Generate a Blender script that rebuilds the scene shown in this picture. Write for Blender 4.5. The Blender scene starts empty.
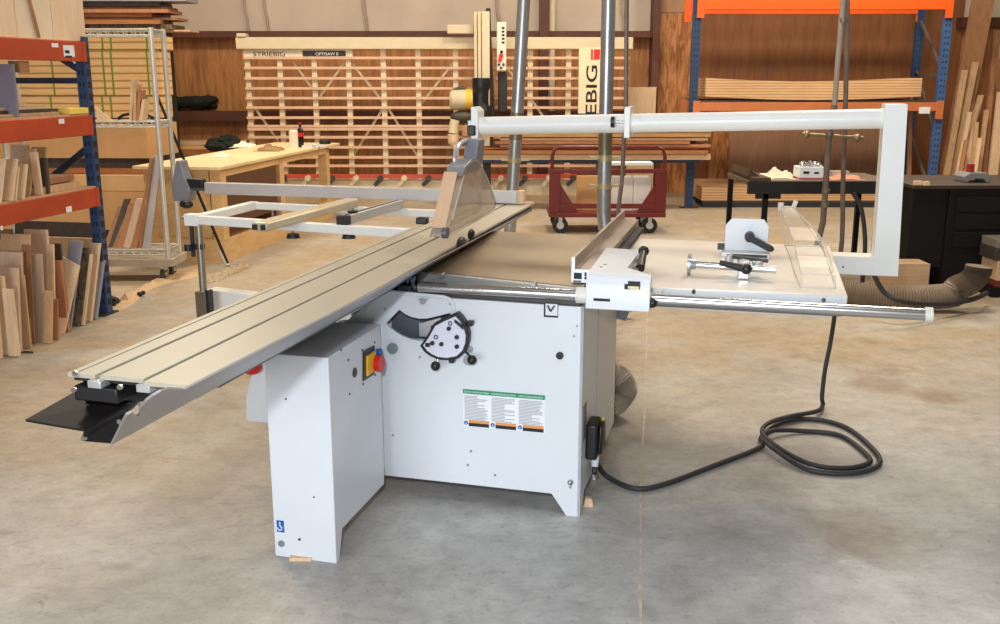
import bpy, math, random
from mathutils import Vector, Matrix
from mathutils.geometry import tessellate_polygon
random.seed(7)
sc = bpy.context.scene
COL = sc.collection
PI = math.pi

# ------------------------------------------------------------------ camera
F, PITCH, H = 990.0, 0.231, 1.65
cam_d = bpy.data.cameras.new('camera'); cam = bpy.data.objects.new('camera', cam_d); COL.objects.link(cam)
cam_d.sensor_width = 36; cam_d.lens = F * 36 / 1000; cam_d.clip_end = 200
cam.location = (0, 0, H); cam.rotation_euler = (PI/2 - PITCH, 0, 0)
sc.camera = cam
CP, SP = math.cos(PITCH), math.sin(PITCH)
def ray(x, y):
    u = (x-500)/F; v = (y-312)/F
    return (u, CP - v*SP, -SP - v*CP)

class Frame:
    """a local frame on the floor: x right, y away, z up, turned clockwise by a"""
    def __init__(s, ox=0, oy=0, a=0):
        s.o = (ox, oy); s.a = a
        s.ex = (math.cos(a), -math.sin(a)); s.ey = (math.sin(a), math.cos(a))
        s.M = Matrix.Translation((ox, oy, 0)) @ Matrix.Rotation(-a, 4, 'Z')
    def w(s, x, y, z=0): return s.M @ Vector((x, y, z))
    def loc(s, p):
        dx, dy = p[0]-s.o[0], p[1]-s.o[1]
        return Vector((dx*s.ex[0]+dy*s.ex[1], dx*s.ey[0]+dy*s.ey[1], p[2]))
    def X(s, px, py, c):
        r = ray(px, py); o = -(s.o[0]*s.ex[0]+s.o[1]*s.ex[1])
        t = (c-o)/(r[0]*s.ex[0]+r[1]*s.ex[1]); return s.loc((r[0]*t, r[1]*t, H+r[2]*t))
    def Y(s, px, py, c):
        r = ray(px, py); o = -(s.o[0]*s.ey[0]+s.o[1]*s.ey[1])
        t = (c-o)/(r[0]*s.ey[0]+r[1]*s.ey[1]); return s.loc((r[0]*t, r[1]*t, H+r[2]*t))
    def Z(s, px, py, z):
        r = ray(px, py); t = (z-H)/r[2]; return s.loc((r[0]*t, r[1]*t, z))
WF = Frame()
at = WF.Y      # world point on the vertical plane at depth Y

# --------------------------------------------------------------- materials
def lin(c): return tuple(((v/255)/12.92 if v/255 <= .04045 else ((v/255+.055)/1.055)**2.4) for v in c) + (1,)
MATS = {}
def newmat(name):
    m = bpy.data.materials.new(name); m.use_nodes = True
    nt = m.node_tree; b = nt.nodes['Principled BSDF']
    return m, nt, b
def link(nt, a, b): nt.links.new(a, b)
def paint(name, c, rough=.45, metal=0, var=.06, scale=6, spec=.5, bump=0):
    if name in MATS: return MATS[name]
    m, nt, b = newmat(name); N = nt.nodes
    tc = N.new('ShaderNodeTexCoord'); no = N.new('ShaderNodeTexNoise'); no.inputs['Scale'].default_value = scale
    no.inputs['Detail'].default_value = 6
    link(nt, tc.outputs['Object'], no.inputs['Vector'])
    r = N.new('ShaderNodeValToRGB'); L = lin(c)
    r.color_ramp.elements[0].position = .3; r.color_ramp.elements[1].position = .7
    r.color_ramp.elements[0].color = tuple(v*(1-var) for v in L[:3])+(1,)
    r.color_ramp.elements[1].color = tuple(min(1, v*(1+var)) for v in L[:3])+(1,)
    link(nt, no.outputs['Fac'], r.inputs['Fac']); link(nt, r.outputs['Color'], b.inputs['Base Color'])
    b.inputs['Roughness'].default_value = rough; b.inputs['Metallic'].default_value = metal
    b.inputs['Specular IOR Level'].default_value = spec
    if bump:
        bp = N.new('ShaderNodeBump'); bp.inputs['Strength'].default_value = bump; bp.inputs['Distance'].default_value = .01
        link(nt, no.outputs['Fac'], bp.inputs['Height']); link(nt, bp.outputs['Normal'], b.inputs['Normal'])
    MATS[name] = m; return m
def wood(name, c1, c2, stretch=(1, 1, 12), scale=6, rough=.6, contrast=1, layers=0):
    """grain; stretch squeezes the noise so that it runs along the small axis; layers = plies per metre along z"""
    if name in MATS: return MATS[name]
    m, nt, b = newmat(name); N = nt.nodes
    tc = N.new('ShaderNodeTexCoord'); mp = N.new('ShaderNodeMapping'); mp.inputs['Scale'].default_value = stretch
    link(nt, tc.outputs['Object'], mp.inputs['Vector'])
    n1 = N.new('ShaderNodeTexNoise'); n1.inputs['Scale'].default_value = scale; n1.inputs['Detail'].default_value = 8
    n1.inputs['Roughness'].default_value = .65; n1.inputs['Distortion'].default_value = .6
    link(nt, mp.outputs['Vector'], n1.inputs['Vector'])
    r = N.new('ShaderNodeValToRGB'); r.color_ramp.elements[0].position = .5-.2/contrast; r.color_ramp.elements[1].position = .5+.2/contrast
    r.color_ramp.elements[0].color = lin(c1); r.color_ramp.elements[1].color = lin(c2)
    link(nt, n1.outputs['Fac'], r.inputs['Fac'])
    out = r.outputs['Color']
    n2 = N.new('ShaderNodeTexNoise'); n2.inputs['Scale'].default_value = 1.3
    link(nt, tc.outputs['Object'], n2.inputs['Vector'])
    mr = N.new('ShaderNodeMapRange'); mr.inputs['To Min'].default_value = .8; mr.inputs['To Max'].default_value = 1.15
    link(nt, n2.outputs['Fac'], mr.inputs['Value'])
    mx = N.new('ShaderNodeMix'); mx.data_type = 'RGBA'; mx.blend_type = 'MULTIPLY'; mx.inputs[0].default_value = 1
    link(nt, out, mx.inputs[6]); link(nt, mr.outputs['Result'], mx.inputs[7]); out = mx.outputs[2]
    if layers:
        w = N.new('ShaderNodeTexWave'); w.bands_direction = 'Z'; w.inputs['Scale'].default_value = layers
        w.inputs['Distortion'].default_value = .4; link(nt, tc.outputs['Object'], w.inputs['Vector'])
        r2 = N.new('ShaderNodeValToRGB'); r2.color_ramp.elements[0].position = .0; r2.color_ramp.elements[1].position = .25
        r2.color_ramp.elements[0].color = (.5, .42, .33, 1); r2.color_ramp.elements[1].color = (1, 1, 1, 1)
        link(nt, w.outputs['Fac'], r2.inputs['Fac'])
        mx2 = N.new('ShaderNodeMix'); mx2.data_type = 'RGBA'; mx2.blend_type = 'MULTIPLY'; mx2.inputs[0].default_value = 1
        link(nt, out, mx2.inputs[6]); link(nt, r2.outputs['Color'], mx2.inputs[7]); out = mx2.outputs[2]
    link(nt, out, b.inputs['Base Color']); b.inputs['Roughness'].default_value = rough
    MATS[name] = m; return m
def plastic(name, tint=(.93, .9, .86), a=.22, rough=.12, dif=(.62, .54, .47, 1)):
    m, nt, b = newmat(name); N = nt.nodes; N.remove(b)
    t = N.new('ShaderNodeBsdfTransparent'); t.inputs['Color'].default_value = tint+(1,)
    g = N.new('ShaderNodeBsdfGlossy'); g.inputs['Roughness'].default_value = rough; g.inputs['Color'].default_value = (.95, .93, .9, 1)
    d = N.new('ShaderNodeBsdfDiffuse'); d.inputs['Color'].default_value = dif
    fr = N.new('ShaderNodeFresnel'); fr.inputs['IOR'].default_value = 1.22
    gm = N.new('ShaderNodeNewGeometry'); iv = N.new('ShaderNodeMath'); iv.operation = 'SUBTRACT'; iv.inputs[0].default_value = 1; link(nt, gm.outputs['Backfacing'], iv.inputs[1])
    fx = N.new('ShaderNodeMath'); fx.operation = 'MULTIPLY'; link(nt, fr.outputs[0], fx.inputs[0]); link(nt, iv.outputs[0], fx.inputs[1])
    no = N.new('ShaderNodeTexNoise'); no.inputs['Scale'].default_value = 7; no.inputs['Detail'].default_value = 5
    tc = N.new('ShaderNodeTexCoord'); link(nt, tc.outputs['Object'], no.inputs['Vector'])
    mr = N.new('ShaderNodeMapRange'); mr.inputs['To Min'].default_value = a*.5; mr.inputs['To Max'].default_value = a*1.5
    link(nt, no.outputs['Fac'], mr.inputs['Value'])
    m1 = N.new('ShaderNodeMixShader'); link(nt, mr.outputs['Result'], m1.inputs[0]); link(nt, t.outputs[0], m1.inputs[1]); link(nt, d.outputs[0], m1.inputs[2])
    m2 = N.new('ShaderNodeMixShader'); link(nt, fx.outputs[0], m2.inputs[0]); link(nt, m1.outputs[0], m2.inputs[1]); link(nt, g.outputs[0], m2.inputs[2])
    link(nt, m2.outputs[0], N['Material Output'].inputs['Surface'])
    return m

white = paint('white_enamel', (216, 220, 226), .38, var=.015)
white2 = paint('white_enamel_frame', (228, 229, 226), .35, var=.015)
grey_p = paint('grey_enamel', (150, 156, 166), .45)
slideM = paint('slide_anodised', (182, 176, 158), .42, metal=.2, var=.03, scale=3)
castM = paint('cast_iron_top', (152, 133, 106), .33, metal=.35, var=.14, scale=4)
extM = paint('extension_top', (236, 231, 221), .35, metal=.15, var=.03)
alu = paint('aluminium', (205, 206, 208), .32, metal=.6, var=.03)
aluD = paint('aluminium_fence', (160, 146, 132), .4, metal=.5, var=.05)
aluB = paint('slide_underside', (165, 166, 170), .38, metal=.45, var=.08, scale=2)
chrome = paint('chrome', (205, 204, 204), .22, metal=1, var=.02)
zinc = paint('galvanised', (165, 168, 172), .32, metal=.75, var=.12, scale=9)
zincO = paint('galvanised_olive', (122, 116, 90), .4, metal=.6, var=.12, scale=9)
black = paint('black_plastic', (22, 22, 24), .42)
blackM = paint('black_steel', (17, 15, 15), .6, spec=.25)
blackG = paint('black_laminate', (24, 19, 18), .6, spec=.25)
rubber = paint('rubber_cable', (46, 46, 48), .6)
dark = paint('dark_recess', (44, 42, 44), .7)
slot_shade = paint('slot_shade_grey', (92, 98, 108), .5)
red = paint('red_plastic', (205, 30, 28), .4)
yellow = paint('yellow_plastic', (240, 186, 40), .45)
blueL = paint('blue_mark', (30, 88, 170), .4)
greenL = paint('green_print', (24, 140, 92), .5)
paper = paint('white_print', (232, 234, 238), .5)
printG = paint('grey_print', (160, 165, 174), .6)
orangeP = paint('orange_print', (228, 150, 90), .6)
printK = paint('black_print', (20, 20, 22), .6)
rackO = paint('rack_orange_dark', (178, 66, 30), .45, var=.2, scale=3)
rackO2 = paint('rack_orange_bright', (238, 98, 28), .4, var=.05)
rackO3 = paint('rack_orange_faded', (196, 116, 70), .5, var=.08)
rackB = paint('rack_blue', (38, 66, 104), .45, var=.1)
rackB2 = paint('rack_blue_bright', (62, 98, 148), .45, var=.12)
cream = paint('cream_enamel', (222, 205, 170), .45, var=.04)
slatM = paint('slat_pinewood', (226, 184, 150), .55, var=.1)
redS = paint('red_rail', (196, 76, 54), .5)
cartR = paint('cart_red', (106, 28, 24), .4, var=.15, scale=4)
girt = paint('girt_brown', (92, 52, 36), .6, var=.2, scale=3)
wire = paint('wire_zinc', (206, 202, 192), .4, metal=.4, var=.1)
cloth = paint('rag_cream', (226, 212, 184), .8, var=.1, bump=.5)
strapM = paint('green_strap', (112, 138, 40), .5)
hoseM = paint('hose_tan', (132, 116, 98), .6, var=.1)
sawdust = paint('sawdust', (200, 170, 132), .9, var=.12, scale=20, bump=.8)
flower = paint('yellow_foam', (236, 204, 96), .8)
greyB = paint('grey_board', (150, 150, 158), .6)
pinkB = wood('pinkish_board', (196, 166, 142), (220, 190, 165), (12, 12, 1), 4)
tanB = wood('tan_board', (186, 146, 106), (214, 176, 134), (12, 12, 1), 4)
tanL = wood('light_board', (214, 178, 138), (236, 206, 168), (12, 12, 1), 4)
brnB = wood('brown_board', (140, 96, 62), (176, 126, 86), (12, 12, 1), 4)
redB = wood('reddish_board', (158, 104, 70), (190, 134, 94), (12, 12, 1), 4)
camoB = wood('bark_board', (60, 52, 40), (120, 104, 80), (3, 3, 1), 12, contrast=2)
darkB = wood('dark_board', (58, 50, 44), (84, 74, 64), (12, 12, 1), 4)
peach = wood('peach_panel', (222, 192, 158), (238, 212, 180), (6, 6, .6), 3)
tanH = wood('tan_plank_flat', (206, 158, 98), (232, 188, 128), (1, 14, 14), 4)
tanH2 = wood('pale_plank_flat', (196, 160, 124), (224, 190, 154), (1, 14, 14), 4)
brnH = wood('brown_plank_flat', (140, 88, 50), (184, 122, 72), (1, 14, 14), 4)
packM = wood('strapped_plywood', (220, 174, 112), (242, 202, 142), (1, 6, 20), 4, layers=4.2)
stackM = wood('plywood_stack', (204, 160, 114), (228, 188, 142), (1, 6, 20), 4, layers=9)
benchM = wood('bench_pine', (226, 194, 144), (240, 212, 166), (10, 1, 10), 3)
benchV = wood('bench_pine_side', (206, 164, 108), (226, 190, 136), (2, 2, 8), 3)
wallP = wood('wall_plywood', (144, 92, 50), (194, 134, 78), (5, 3, .6), 3, contrast=1.2)
wallP2 = wood('wall_plywood_pale', (150, 90, 42), (206, 142, 82), (9, 3, 1.6), 2.2, contrast=2.4)
wallP3 = wood('wall_plywood_brown', (122, 74, 38), (150, 96, 54), (6, 3, .6), 3, contrast=1)
wallP4 = wood('wall_plywood_light', (168, 124, 92), (190, 146, 112), (6, 3, .6), 3, contrast=1)
insul = paint('insulation_vinyl', (205, 186, 166), .6, var=.1, scale=1.6)
mopM = paint('mop_cotton', (170, 150, 122), .95, var=.3, scale=40, bump=1)
clear = plastic('clear_plastic', (.985, .98, .97), .075, .35, dif=(.85, .83, .78, 1))
smoke = plastic('dusty_plastic', (.86, .82, .76), .42, .3)

def concrete():
    m, nt, b = newmat('concrete_floor'); N = nt.nodes
    geo = N.new('ShaderNodeNewGeometry')
    def noise(s, det=8, rough=.6, dist=0, sx=(1, 1, 1)):
        mp = N.new('ShaderNodeMapping'); mp.inputs['Scale'].default_value = sx
        link(nt, geo.outputs['Position'], mp.inputs['Vector'])
        n = N.new('ShaderNodeTexNoise'); n.inputs['Scale'].default_value = s; n.inputs['Detail'].default_value = det
        n.inputs['Roughness'].default_value = rough; n.inputs['Distortion'].default_value = dist
        link(nt, mp.outputs['Vector'], n.inputs['Vector']); return n.outputs['Fac']
    def ramp(f, a, b_, c1, c2):
        r = N.new('ShaderNodeValToRGB'); r.color_ramp.elements[0].position = a; r.color_ramp.elements[1].position = b_
        r.color_ramp.elements[0].color = c1; r.color_ramp.elements[1].color = c2; link(nt, f, r.inputs['Fac']); return r.outputs['Color']
    def mix(f, a, b_, mode='MIX', fac=None):
        x = N.new('ShaderNodeMix'); x.data_type = 'RGBA'; x.blend_type = mode
        if f is None: x.inputs[0].default_value = fac
        else: link(nt, f, x.inputs[0])
        for i, v in ((6, a), (7, b_)):
            if isinstance(v, tuple): x.inputs[i].default_value = v
            else: link(nt, v, x.inputs[i])
        return x.outputs[2]
    base = ramp(noise(1.1, 10, .65, .3), .32, .68, lin((152, 151, 149)), lin((204, 203, 199)))
    # tan for settled sawdust and for warm light, painted in towards back and left
    sep = N.new('ShaderNodeSeparateXYZ'); link(nt, geo.outputs['Position'], sep.inputs[0])
    mr = N.new('ShaderNodeMapRange'); mr.inputs['From Min'].default_value = 3.5; mr.inputs['From Max'].default_value = 6.0
    link(nt, sep.outputs['Y'], mr.inputs['Value'])
    ml = N.new('ShaderNodeMapRange'); ml.inputs['From Min'].default_value = .2; ml.inputs['From Max'].default_value = -1.4; ml.inputs['To Max'].default_value = .5
    link(nt, sep.outputs['X'], ml.inputs['Value'])
    ad = N.new('ShaderNodeMath'); ad.operation = 'ADD'; ad.use_clamp = True
    link(nt, mr.outputs[0], ad.inputs[0]); link(nt, ml.outputs[0], ad.inputs[1])
    d = ramp(noise(.9, 9, .7, .4, (1, 1.6, 1)), .3, .62, (.25, .25, .25, 1), (1, 1, 1, 1))
    mu = N.new('ShaderNodeMath'); mu.operation = 'MULTIPLY'; link(nt, ad.outputs[0], mu.inputs[0]); link(nt, d, mu.inputs[1])
    c = mix(mu.outputs[0], base, lin((174, 153, 122)))
    # brown stains, scuffs, fine speckle
    st = ramp(noise(.55, 6, .75, .8), .60, .72, (0, 0, 0, 1), (.6, .6, .6, 1)); c = mix(st, c, lin((132, 104, 76)))
    sp = ramp(noise(42, 4, .7), .56, .70, (1, 1, 1, 1), (.62, .58, .52, 1)); c = mix(None, c, sp, 'MULTIPLY', .7)
    bs = ramp(noise(7, 10, .8, .5), .60, .70, (0, 0, 0, 1), (.75, .75, .75, 1)); c = mix(bs, c, lin((138, 106, 76)))
    sk = ramp(noise(3.5, 10, .8, 1.2, (1, 3, 1)), .34, .46, (.70, .69, .68, 1), (1, 1, 1, 1)); c = mix(None, c, sk, 'MULTIPLY', .8)
    lt = ramp(noise(16, 6, .8), .64, .72, (0, 0, 0, 1), (.5, .5, .5, 1)); c = mix(lt, c, lin((214, 206, 192)))
    for (sx_, sy_, sr_, sc_) in ((2.1, 5.25, .17, (132, 96, 70)), (2.34, 5.05, .13, (132, 96, 70)), (1.35, 3.4, .22, (140, 116, 92)), (.5, 4.6, .35, (128, 122, 116))):
        vd = N.new('ShaderNodeVectorMath'); vd.operation = 'DISTANCE'; link(nt, geo.outputs['Position'], vd.inputs[0]); vd.inputs[1].default_value = (sx_, sy_, 0)
        nn = noise(5 if sr_ < .3 else 2.5, 8, .7); m1_ = N.new('ShaderNodeMath'); m1_.operation = 'MULTIPLY_ADD'; link(nt, nn, m1_.inputs[0]); m1_.inputs[1].default_value = sr_*1.6; link(nt, vd.outputs['Value'], m1_.inputs[2])
        sm = N.new('ShaderNodeMapRange'); sm.inputs['From Min'].default_value = sr_*2.1; sm.inputs['From Max'].default_value = sr_*1.35; sm.inputs['To Max'].default_value = .5
        link(nt, m1_.outputs[0], sm.inputs['Value']); c = mix(sm.outputs[0], c, lin(sc_))
    sp2 = ramp(noise(9, 8, .75), .3, .7, (.74, .74, .74, 1), (1.12, 1.12, 1.12, 1)); c = mix(None, c, sp2, 'MULTIPLY', 1)
    link(nt, c, b.inputs['Base Color'])
    rr = N.new('ShaderNodeMapRange'); rr.inputs['To Min'].default_value = .38; rr.inputs['To Max'].default_value = .7
    link(nt, noise(2.2, 6), rr.inputs['Value']); link(nt, rr.outputs[0], b.inputs['Roughness'])
    bp = N.new('ShaderNodeBump'); bp.inputs['Strength'].default_value = .12; bp.inputs['Distance'].default_value = .01
    link(nt, noise(14, 8), bp.inputs['Height']); link(nt, bp.outputs['Normal'], b.inputs['Normal'])
    return m

# ------------------------------------------------------------ mesh builder
class MB:
    def __init__(s): s.v = []; s.f = []
    def add(s, vs, fs):
        n = len(s.v); s.v += [Vector(p) for p in vs]; s.f += [tuple(i+n for i in f) for f in fs]; return s
    def box(s, x0, x1, y0, y1, z0, z1):
        x0, x1 = sorted((x0, x1)); y0, y1 = sorted((y0, y1)); z0, z1 = sorted((z0, z1))
        return s.add([(x0,y0,z0),(x1,y0,z0),(x1,y1,z0),(x0,y1,z0),(x0,y0,z1),(x1,y0,z1),(x1,y1,z1),(x0,y1,z1)],
                     [(0,3,2,1),(4,5,6,7),(0,1,5,4),(1,2,6,5),(2,3,7,6),(3,0,4,7)])
    def prism(s, pts, vec):
        n = len(pts); a = [Vector(p) for p in pts]; b = [p+Vector(vec) for p in a]
        tri = tessellate_polygon([a]); fs = [tuple(t) for t in tri] + [tuple(i+n for i in reversed(t)) for t in tri]
        fs += [(i, (i+1) % n, (i+1) % n+n, i+n) for i in range(n)]
        return s.add(a+b, fs)
    def holed(s, outer, hole, vec):
        a = [Vector(p) for p in outer]; h = [Vector(p) for p in hole]; al = a+h; n = len(al); vec = Vector(vec)
        tri = tessellate_polygon([a, h]); fs = [tuple(t) for t in tri] + [tuple(i+n for i in reversed(t)) for t in tri]
        m = len(a); fs += [(i, (i+1) % m, (i+1) % m+n, i+n) for i in range(m)]
        k = len(h); fs += [(m+i, m+(i+1) % k, m+(i+1) % k+n, m+i+n) for i in range(k)]
        return s.add(al+[p+vec for p in al], fs)
    def bar(s, p, q, w, h, up=(0, 0, 1)):
        p, q = Vector(p), Vector(q); d = (q-p).normalized(); u = Vector(up)
        if abs(d.dot(u)) > .98: u = Vector((0, 1, 0))
        r = d.cross(u).normalized(); u = r.cross(d).normalized()
        c = [r*(w/2)+u*(h/2), -r*(w/2)+u*(h/2), -r*(w/2)-u*(h/2), r*(w/2)-u*(h/2)]
        return s.add([p+k for k in c]+[q+k for k in c], [(0,1,2,3),(7,6,5,4),(0,4,5,1),(1,5,6,2),(2,6,7,3),(3,7,4,0)])
    def tube(s, pts, r, n=14, closed=False):
        pts = [Vector(p) for p in pts]; R = r if isinstance(r, (list, tuple)) else [r]*len(pts)
        vs = []; fs = []; prev = None; m = len(pts)
        for i, p in enumerate(pts):
            if closed: d = (pts[(i+1) % m]-pts[i-1]).normalized()
            else: d = (pts[min(i+1, m-1)]-pts[max(i-1, 0)]).normalized()
            if prev is None:
                u = Vector((0, 0, 1)) if abs(d.z) < .9 else Vector((1, 0, 0))
            else: u = prev
            u = (u-d*u.dot(d)).normalized(); prev = u; w = d.cross(u)
            for k in range(n):
                a = 2*PI*k/n; vs.append(p+(u*math.cos(a)+w*math.sin(a))*R[i])
        for i in range(m if closed else m-1):
            for k in range(n):
                a, b = i*n+k, i*n+(k+1) % n; j = ((i+1) % m)*n
                fs.append((a, b, j+(k+1) % n, j+k))
        if not closed: fs += [tuple(reversed(range(n))), tuple(range((m-1)*n, m*n))]
        return s.add(vs, fs)
    def cyl(s, p, q, r, r2=None, n=20):
        return s.tube([p, q], [r, r if r2 is None else r2], n)
    def ball(s, c, r, sc_=(1, 1, 1), n=14):
        c = Vector(c); vs = []; fs = []; m = n//2
        for i in range(1, m):
            t = PI*i/m
            for k in range(n):
                a = 2*PI*k/n; vs.append(c+Vector((r*sc_[0]*math.sin(t)*math.cos(a), r*sc_[1]*math.sin(t)*math.sin(a), r*sc_[2]*math.cos(t))))
        top = len(vs); vs += [c+Vector((0, 0, r*sc_[2])), c-Vector((0, 0, r*sc_[2]))]
        for i in range(m-2):
            for k in range(n): fs.append((i*n+k, (i+1)*n+k, (i+1)*n+(k+1) % n, i*n+(k+1) % n))
        for k in range(n): fs.append((top, k, (k+1) % n)); fs.append((top+1, (m-2)*n+(k+1) % n, (m-2)*n+k))
        return s.add(vs, fs)
    def build(s, name, mat, parent=None, bevel=0, smooth=True, frame=None):
        me = bpy.data.meshes.new(name)
        vs = [p.copy() for p in s.v]
        if frame is not None: vs = [frame.M @ p for p in vs]     # to world
        o = bpy.data.objects.new(name, me)
        if parent is not None:
            root = parent
            while root.parent: root = root.parent
            inv = ROOTM[root.name].inverted(); vs = [inv @ p for p in vs]
            o.parent = parent
        else:
            xs = [p.x for p in vs]; ys = [p.y for p in vs]; zs = [p.z for p in vs]
            c = Vector(((min(xs)+max(xs))/2, (min(ys)+max(ys))/2, min(zs)))
            vs = [p-c for p in vs]; o.location = c; ROOTM[o.name] = Matrix.Translation(c)
        me.from_pydata([tuple(p) for p in vs], [], s.f); me.validate()
        import bmesh
        bm = bmesh.new(); bm.from_mesh(me); bmesh.ops.recalc_face_normals(bm, faces=bm.faces); bm.to_mesh(me); bm.free()
        if smooth:
            me.polygons.foreach_set('use_smooth', [True]*len(me.polygons)); me.set_sharp_from_angle(angle=math.radians(35))
        me.materials.append(mat); COL.objects.link(o)
        if bevel:
            b = o.modifiers.new('bevel', 'BEVEL'); b.width = bevel; b.segments = 2; b.limit_method = 'ANGLE'; b.angle_limit = math.radians(40)
        return o
ROOTM = {}
def tag(o, label=None, cat=None, group=None, kind=None):
    if label: o['label'] = label
    if cat: o['category'] = cat
    if group: o['group'] = group
    if kind: o['kind'] = kind
    return o
def thing(name, label, cat, frame, x=0, y=0, z=0, group=None):
    o = bpy.data.objects.new(name, None); COL.objects.link(o)
    M = frame.M @ Matrix.Translation((x, y, z)); o.matrix_world = M
    o.location = M.to_translation(); o.rotation_euler = M.to_euler(); o.empty_display_size = .1
    ROOTM[o.name] = M.copy(); return tag(o, label, cat, group)
def text(name, s, size, mat, parent, M, align='LEFT', ext=.0006, sx=1, bold=0):
    """lettering lying in the local XY plane of matrix M (world)"""
    c = bpy.data.curves.new(name, 'FONT'); c.body = s; c.size = size; c.align_x = align; c.extrude = ext; c.offset = bold
    t = bpy.data.objects.new(name, c); COL.objects.link(t)
    me = bpy.data.meshes.new_from_object(t); bpy.data.objects.remove(t)
    me.name = name; me.transform(Matrix.Scale(sx, 4, (1, 0, 0)))
    root = parent
    while root.parent: root = root.parent
    me.transform(ROOTM[root.name].inverted() @ M); me.materials.clear(); me.materials.append(mat)
    o = bpy.data.objects.new(name, me); COL.objects.link(o); o.parent = parent; return o
def facing(frame, x, y, z):   # text frame on a face that looks towards -y of frame
    return frame.M @ Matrix.Translation((x, y, z)) @ Matrix.Rotation(PI/2, 4, 'X')
def bez(pts, n=10):           # Catmull-Rom through the points
    P = [Vector(p) for p in pts]; out = []
    for i in range(len(P)-1):
        a = P[max(i-1, 0)]; b = P[i]; c = P[i+1]; d = P[min(i+2, len(P)-1)]
        for k in range(n):
            t = k/n; out.append(.5*((2*b)+(c-a)*t+(2*a-5*b+4*c-d)*t*t+(3*b-a-3*c+d)*t**3))
    return out+[P[-1]]
def arc(cx, cz, r, a0, a1, n, y=0):
    return [(cx+r*math.cos(math.radians(a0+(a1-a0)*i/n)), y, cz+r*math.sin(math.radians(a0+(a1-a0)*i/n))) for i in range(n+1)]

# ------------------------------------------------------------- the setting
def struct(o): return tag(o, kind='structure')
YW = 14.8
b = MB().box(-9, 12, -5, YW+.1, -.1, 0); struct(b.build('floor', concrete(), smooth=False))
zg = at(200, 36, YW).z
MATS_jt = paint('joint_filler', (190, 176, 156), .8, var=.25, scale=18)
jt = MB(); p0 = Vector((.436-.0, 2.2, 0)); J = [(.35, 2.0), (.436, 2.776), (.596, 3.912), (.80, 5.2), (1.249, 8.195), (2.2, YW)]
for i in range(len(J)-1):
    a, c = Vector(J[i]+(0,)), Vector(J[i+1]+(0,)); n = max(3, int((c-a).length/.12))
    for k in range(n):
        if random.random() < .12 and i > 1: continue
        s0, s1 = a.lerp(c, k/n), a.lerp(c, (k+1)/n); w = random.uniform(.003, .007)*(1 if i < 3 else .7); jx = random.uniform(-.003, .003)
        jt.add([(s0.x-w+jx, s0.y, .0012), (s0.x+w+jx, s0.y, .0012), (s1.x+w, s1.y, .0012), (s1.x-w, s1.y, .0012)], [(0, 1, 2, 3)])
struct(jt.build('trim_1', MATS_jt, smooth=False))
def wallpanel(name, px0, px1, z0, z1, m, off=0):
    x0 = at(px0, 100, YW).x if px0 is not None else -9; x1 = at(px1, 100, YW).x if px1 is not None else 12
    return struct(MB().box(x0, x1, YW-off, YW+.06, z0, z1).build(name, m, smooth=False))
wallpanel('wall_back', None, None, 0, 5, insul, -.02)
wallpanel('wall_back_plywood_left', None, 654, 0, zg, wallP)
xa = at(657, 100, YW).x
wallpanel('wall_back_plywood_middle', 657, 691, 0, at(670, 13, YW).z, wallP2, .04)
wallpanel('wall_back_plywood_upper', 657, 691, at(670, 12.5, YW).z, 3.2, wallP4, .03)
wallpanel('wall_back_plywood_rack', 691, 955, 0, 3.2, wallP3, .01)
wallpanel('wall_back_plywood_strip', 712, 732, at(720, 178, YW).z-.3, at(720, 112, YW).z, wallP2, .015)
wallpanel('wall_back_plywood_low', 732, 905, at(720, 178, YW).z-.5, at(720, 112, YW).z, wallP4, .015)
wallpanel('wall_back_plywood_right', 955, None, 0, at(970, 22, YW).z, wallP, 0)
# brown steel girts and columns
struct(MB().box(-9, at(655, 30, YW).x, YW-.22, YW, zg-.03, zg+.06).build('trim_2', girt, smooth=False))
struct(MB().box(-9, at(655, 30, YW).x, YW-.2, YW, 1.06, 1.2).build('trim_3', girt, smooth=False))
struct(MB().box(at(539, 30, YW).x, at(548, 30, YW).x, YW-.3, YW-.0, 0, 5).build('trim_4', girt, smooth=False))
struct(MB().cyl((at(551.5, 30, YW).x, YW-.15, 0), (at(551.5, 30, YW).x, YW-.15, 5), .05).build('trim_5', cream))
struct(MB().box(at(650, 30, YW).x, at(657, 30, YW).x, YW-.3, YW-.0, 0, 5).build('trim_6', girt, smooth=False))
struct(MB().box(at(955, 30, YW).x, 12, YW-.2, YW, at(970, 28, YW).z, at(970, 18, YW).z).build('trim_7', girt, smooth=False))
for i, px in enumerate((248, 268, 367, 500, 625)):
    x = at(px, 10, YW).x
    c = MB().tube(bez([(x, YW-.005, zg), (x-.02, YW-.02, zg+.25), (x-.05, YW-.01, zg+.6), (x-.06, YW, 5)], 5), .018, 8)
    struct(c.build('trim_%d' % (8+i), paint('seam_tape', (176, 156, 134), .6)))
for nm, x0, x1 in (('wall_left', -9.1, -9), ('wall_right', 12, 12.1)):
    struct(MB().box(x0, x1, -5, YW, 0, 2.4).build(nm, wallP3, smooth=False))
    struct(MB().box(x0, x1, -5, YW, 2.4, 5).build(nm+'_upper', insul, smooth=False))

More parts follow.
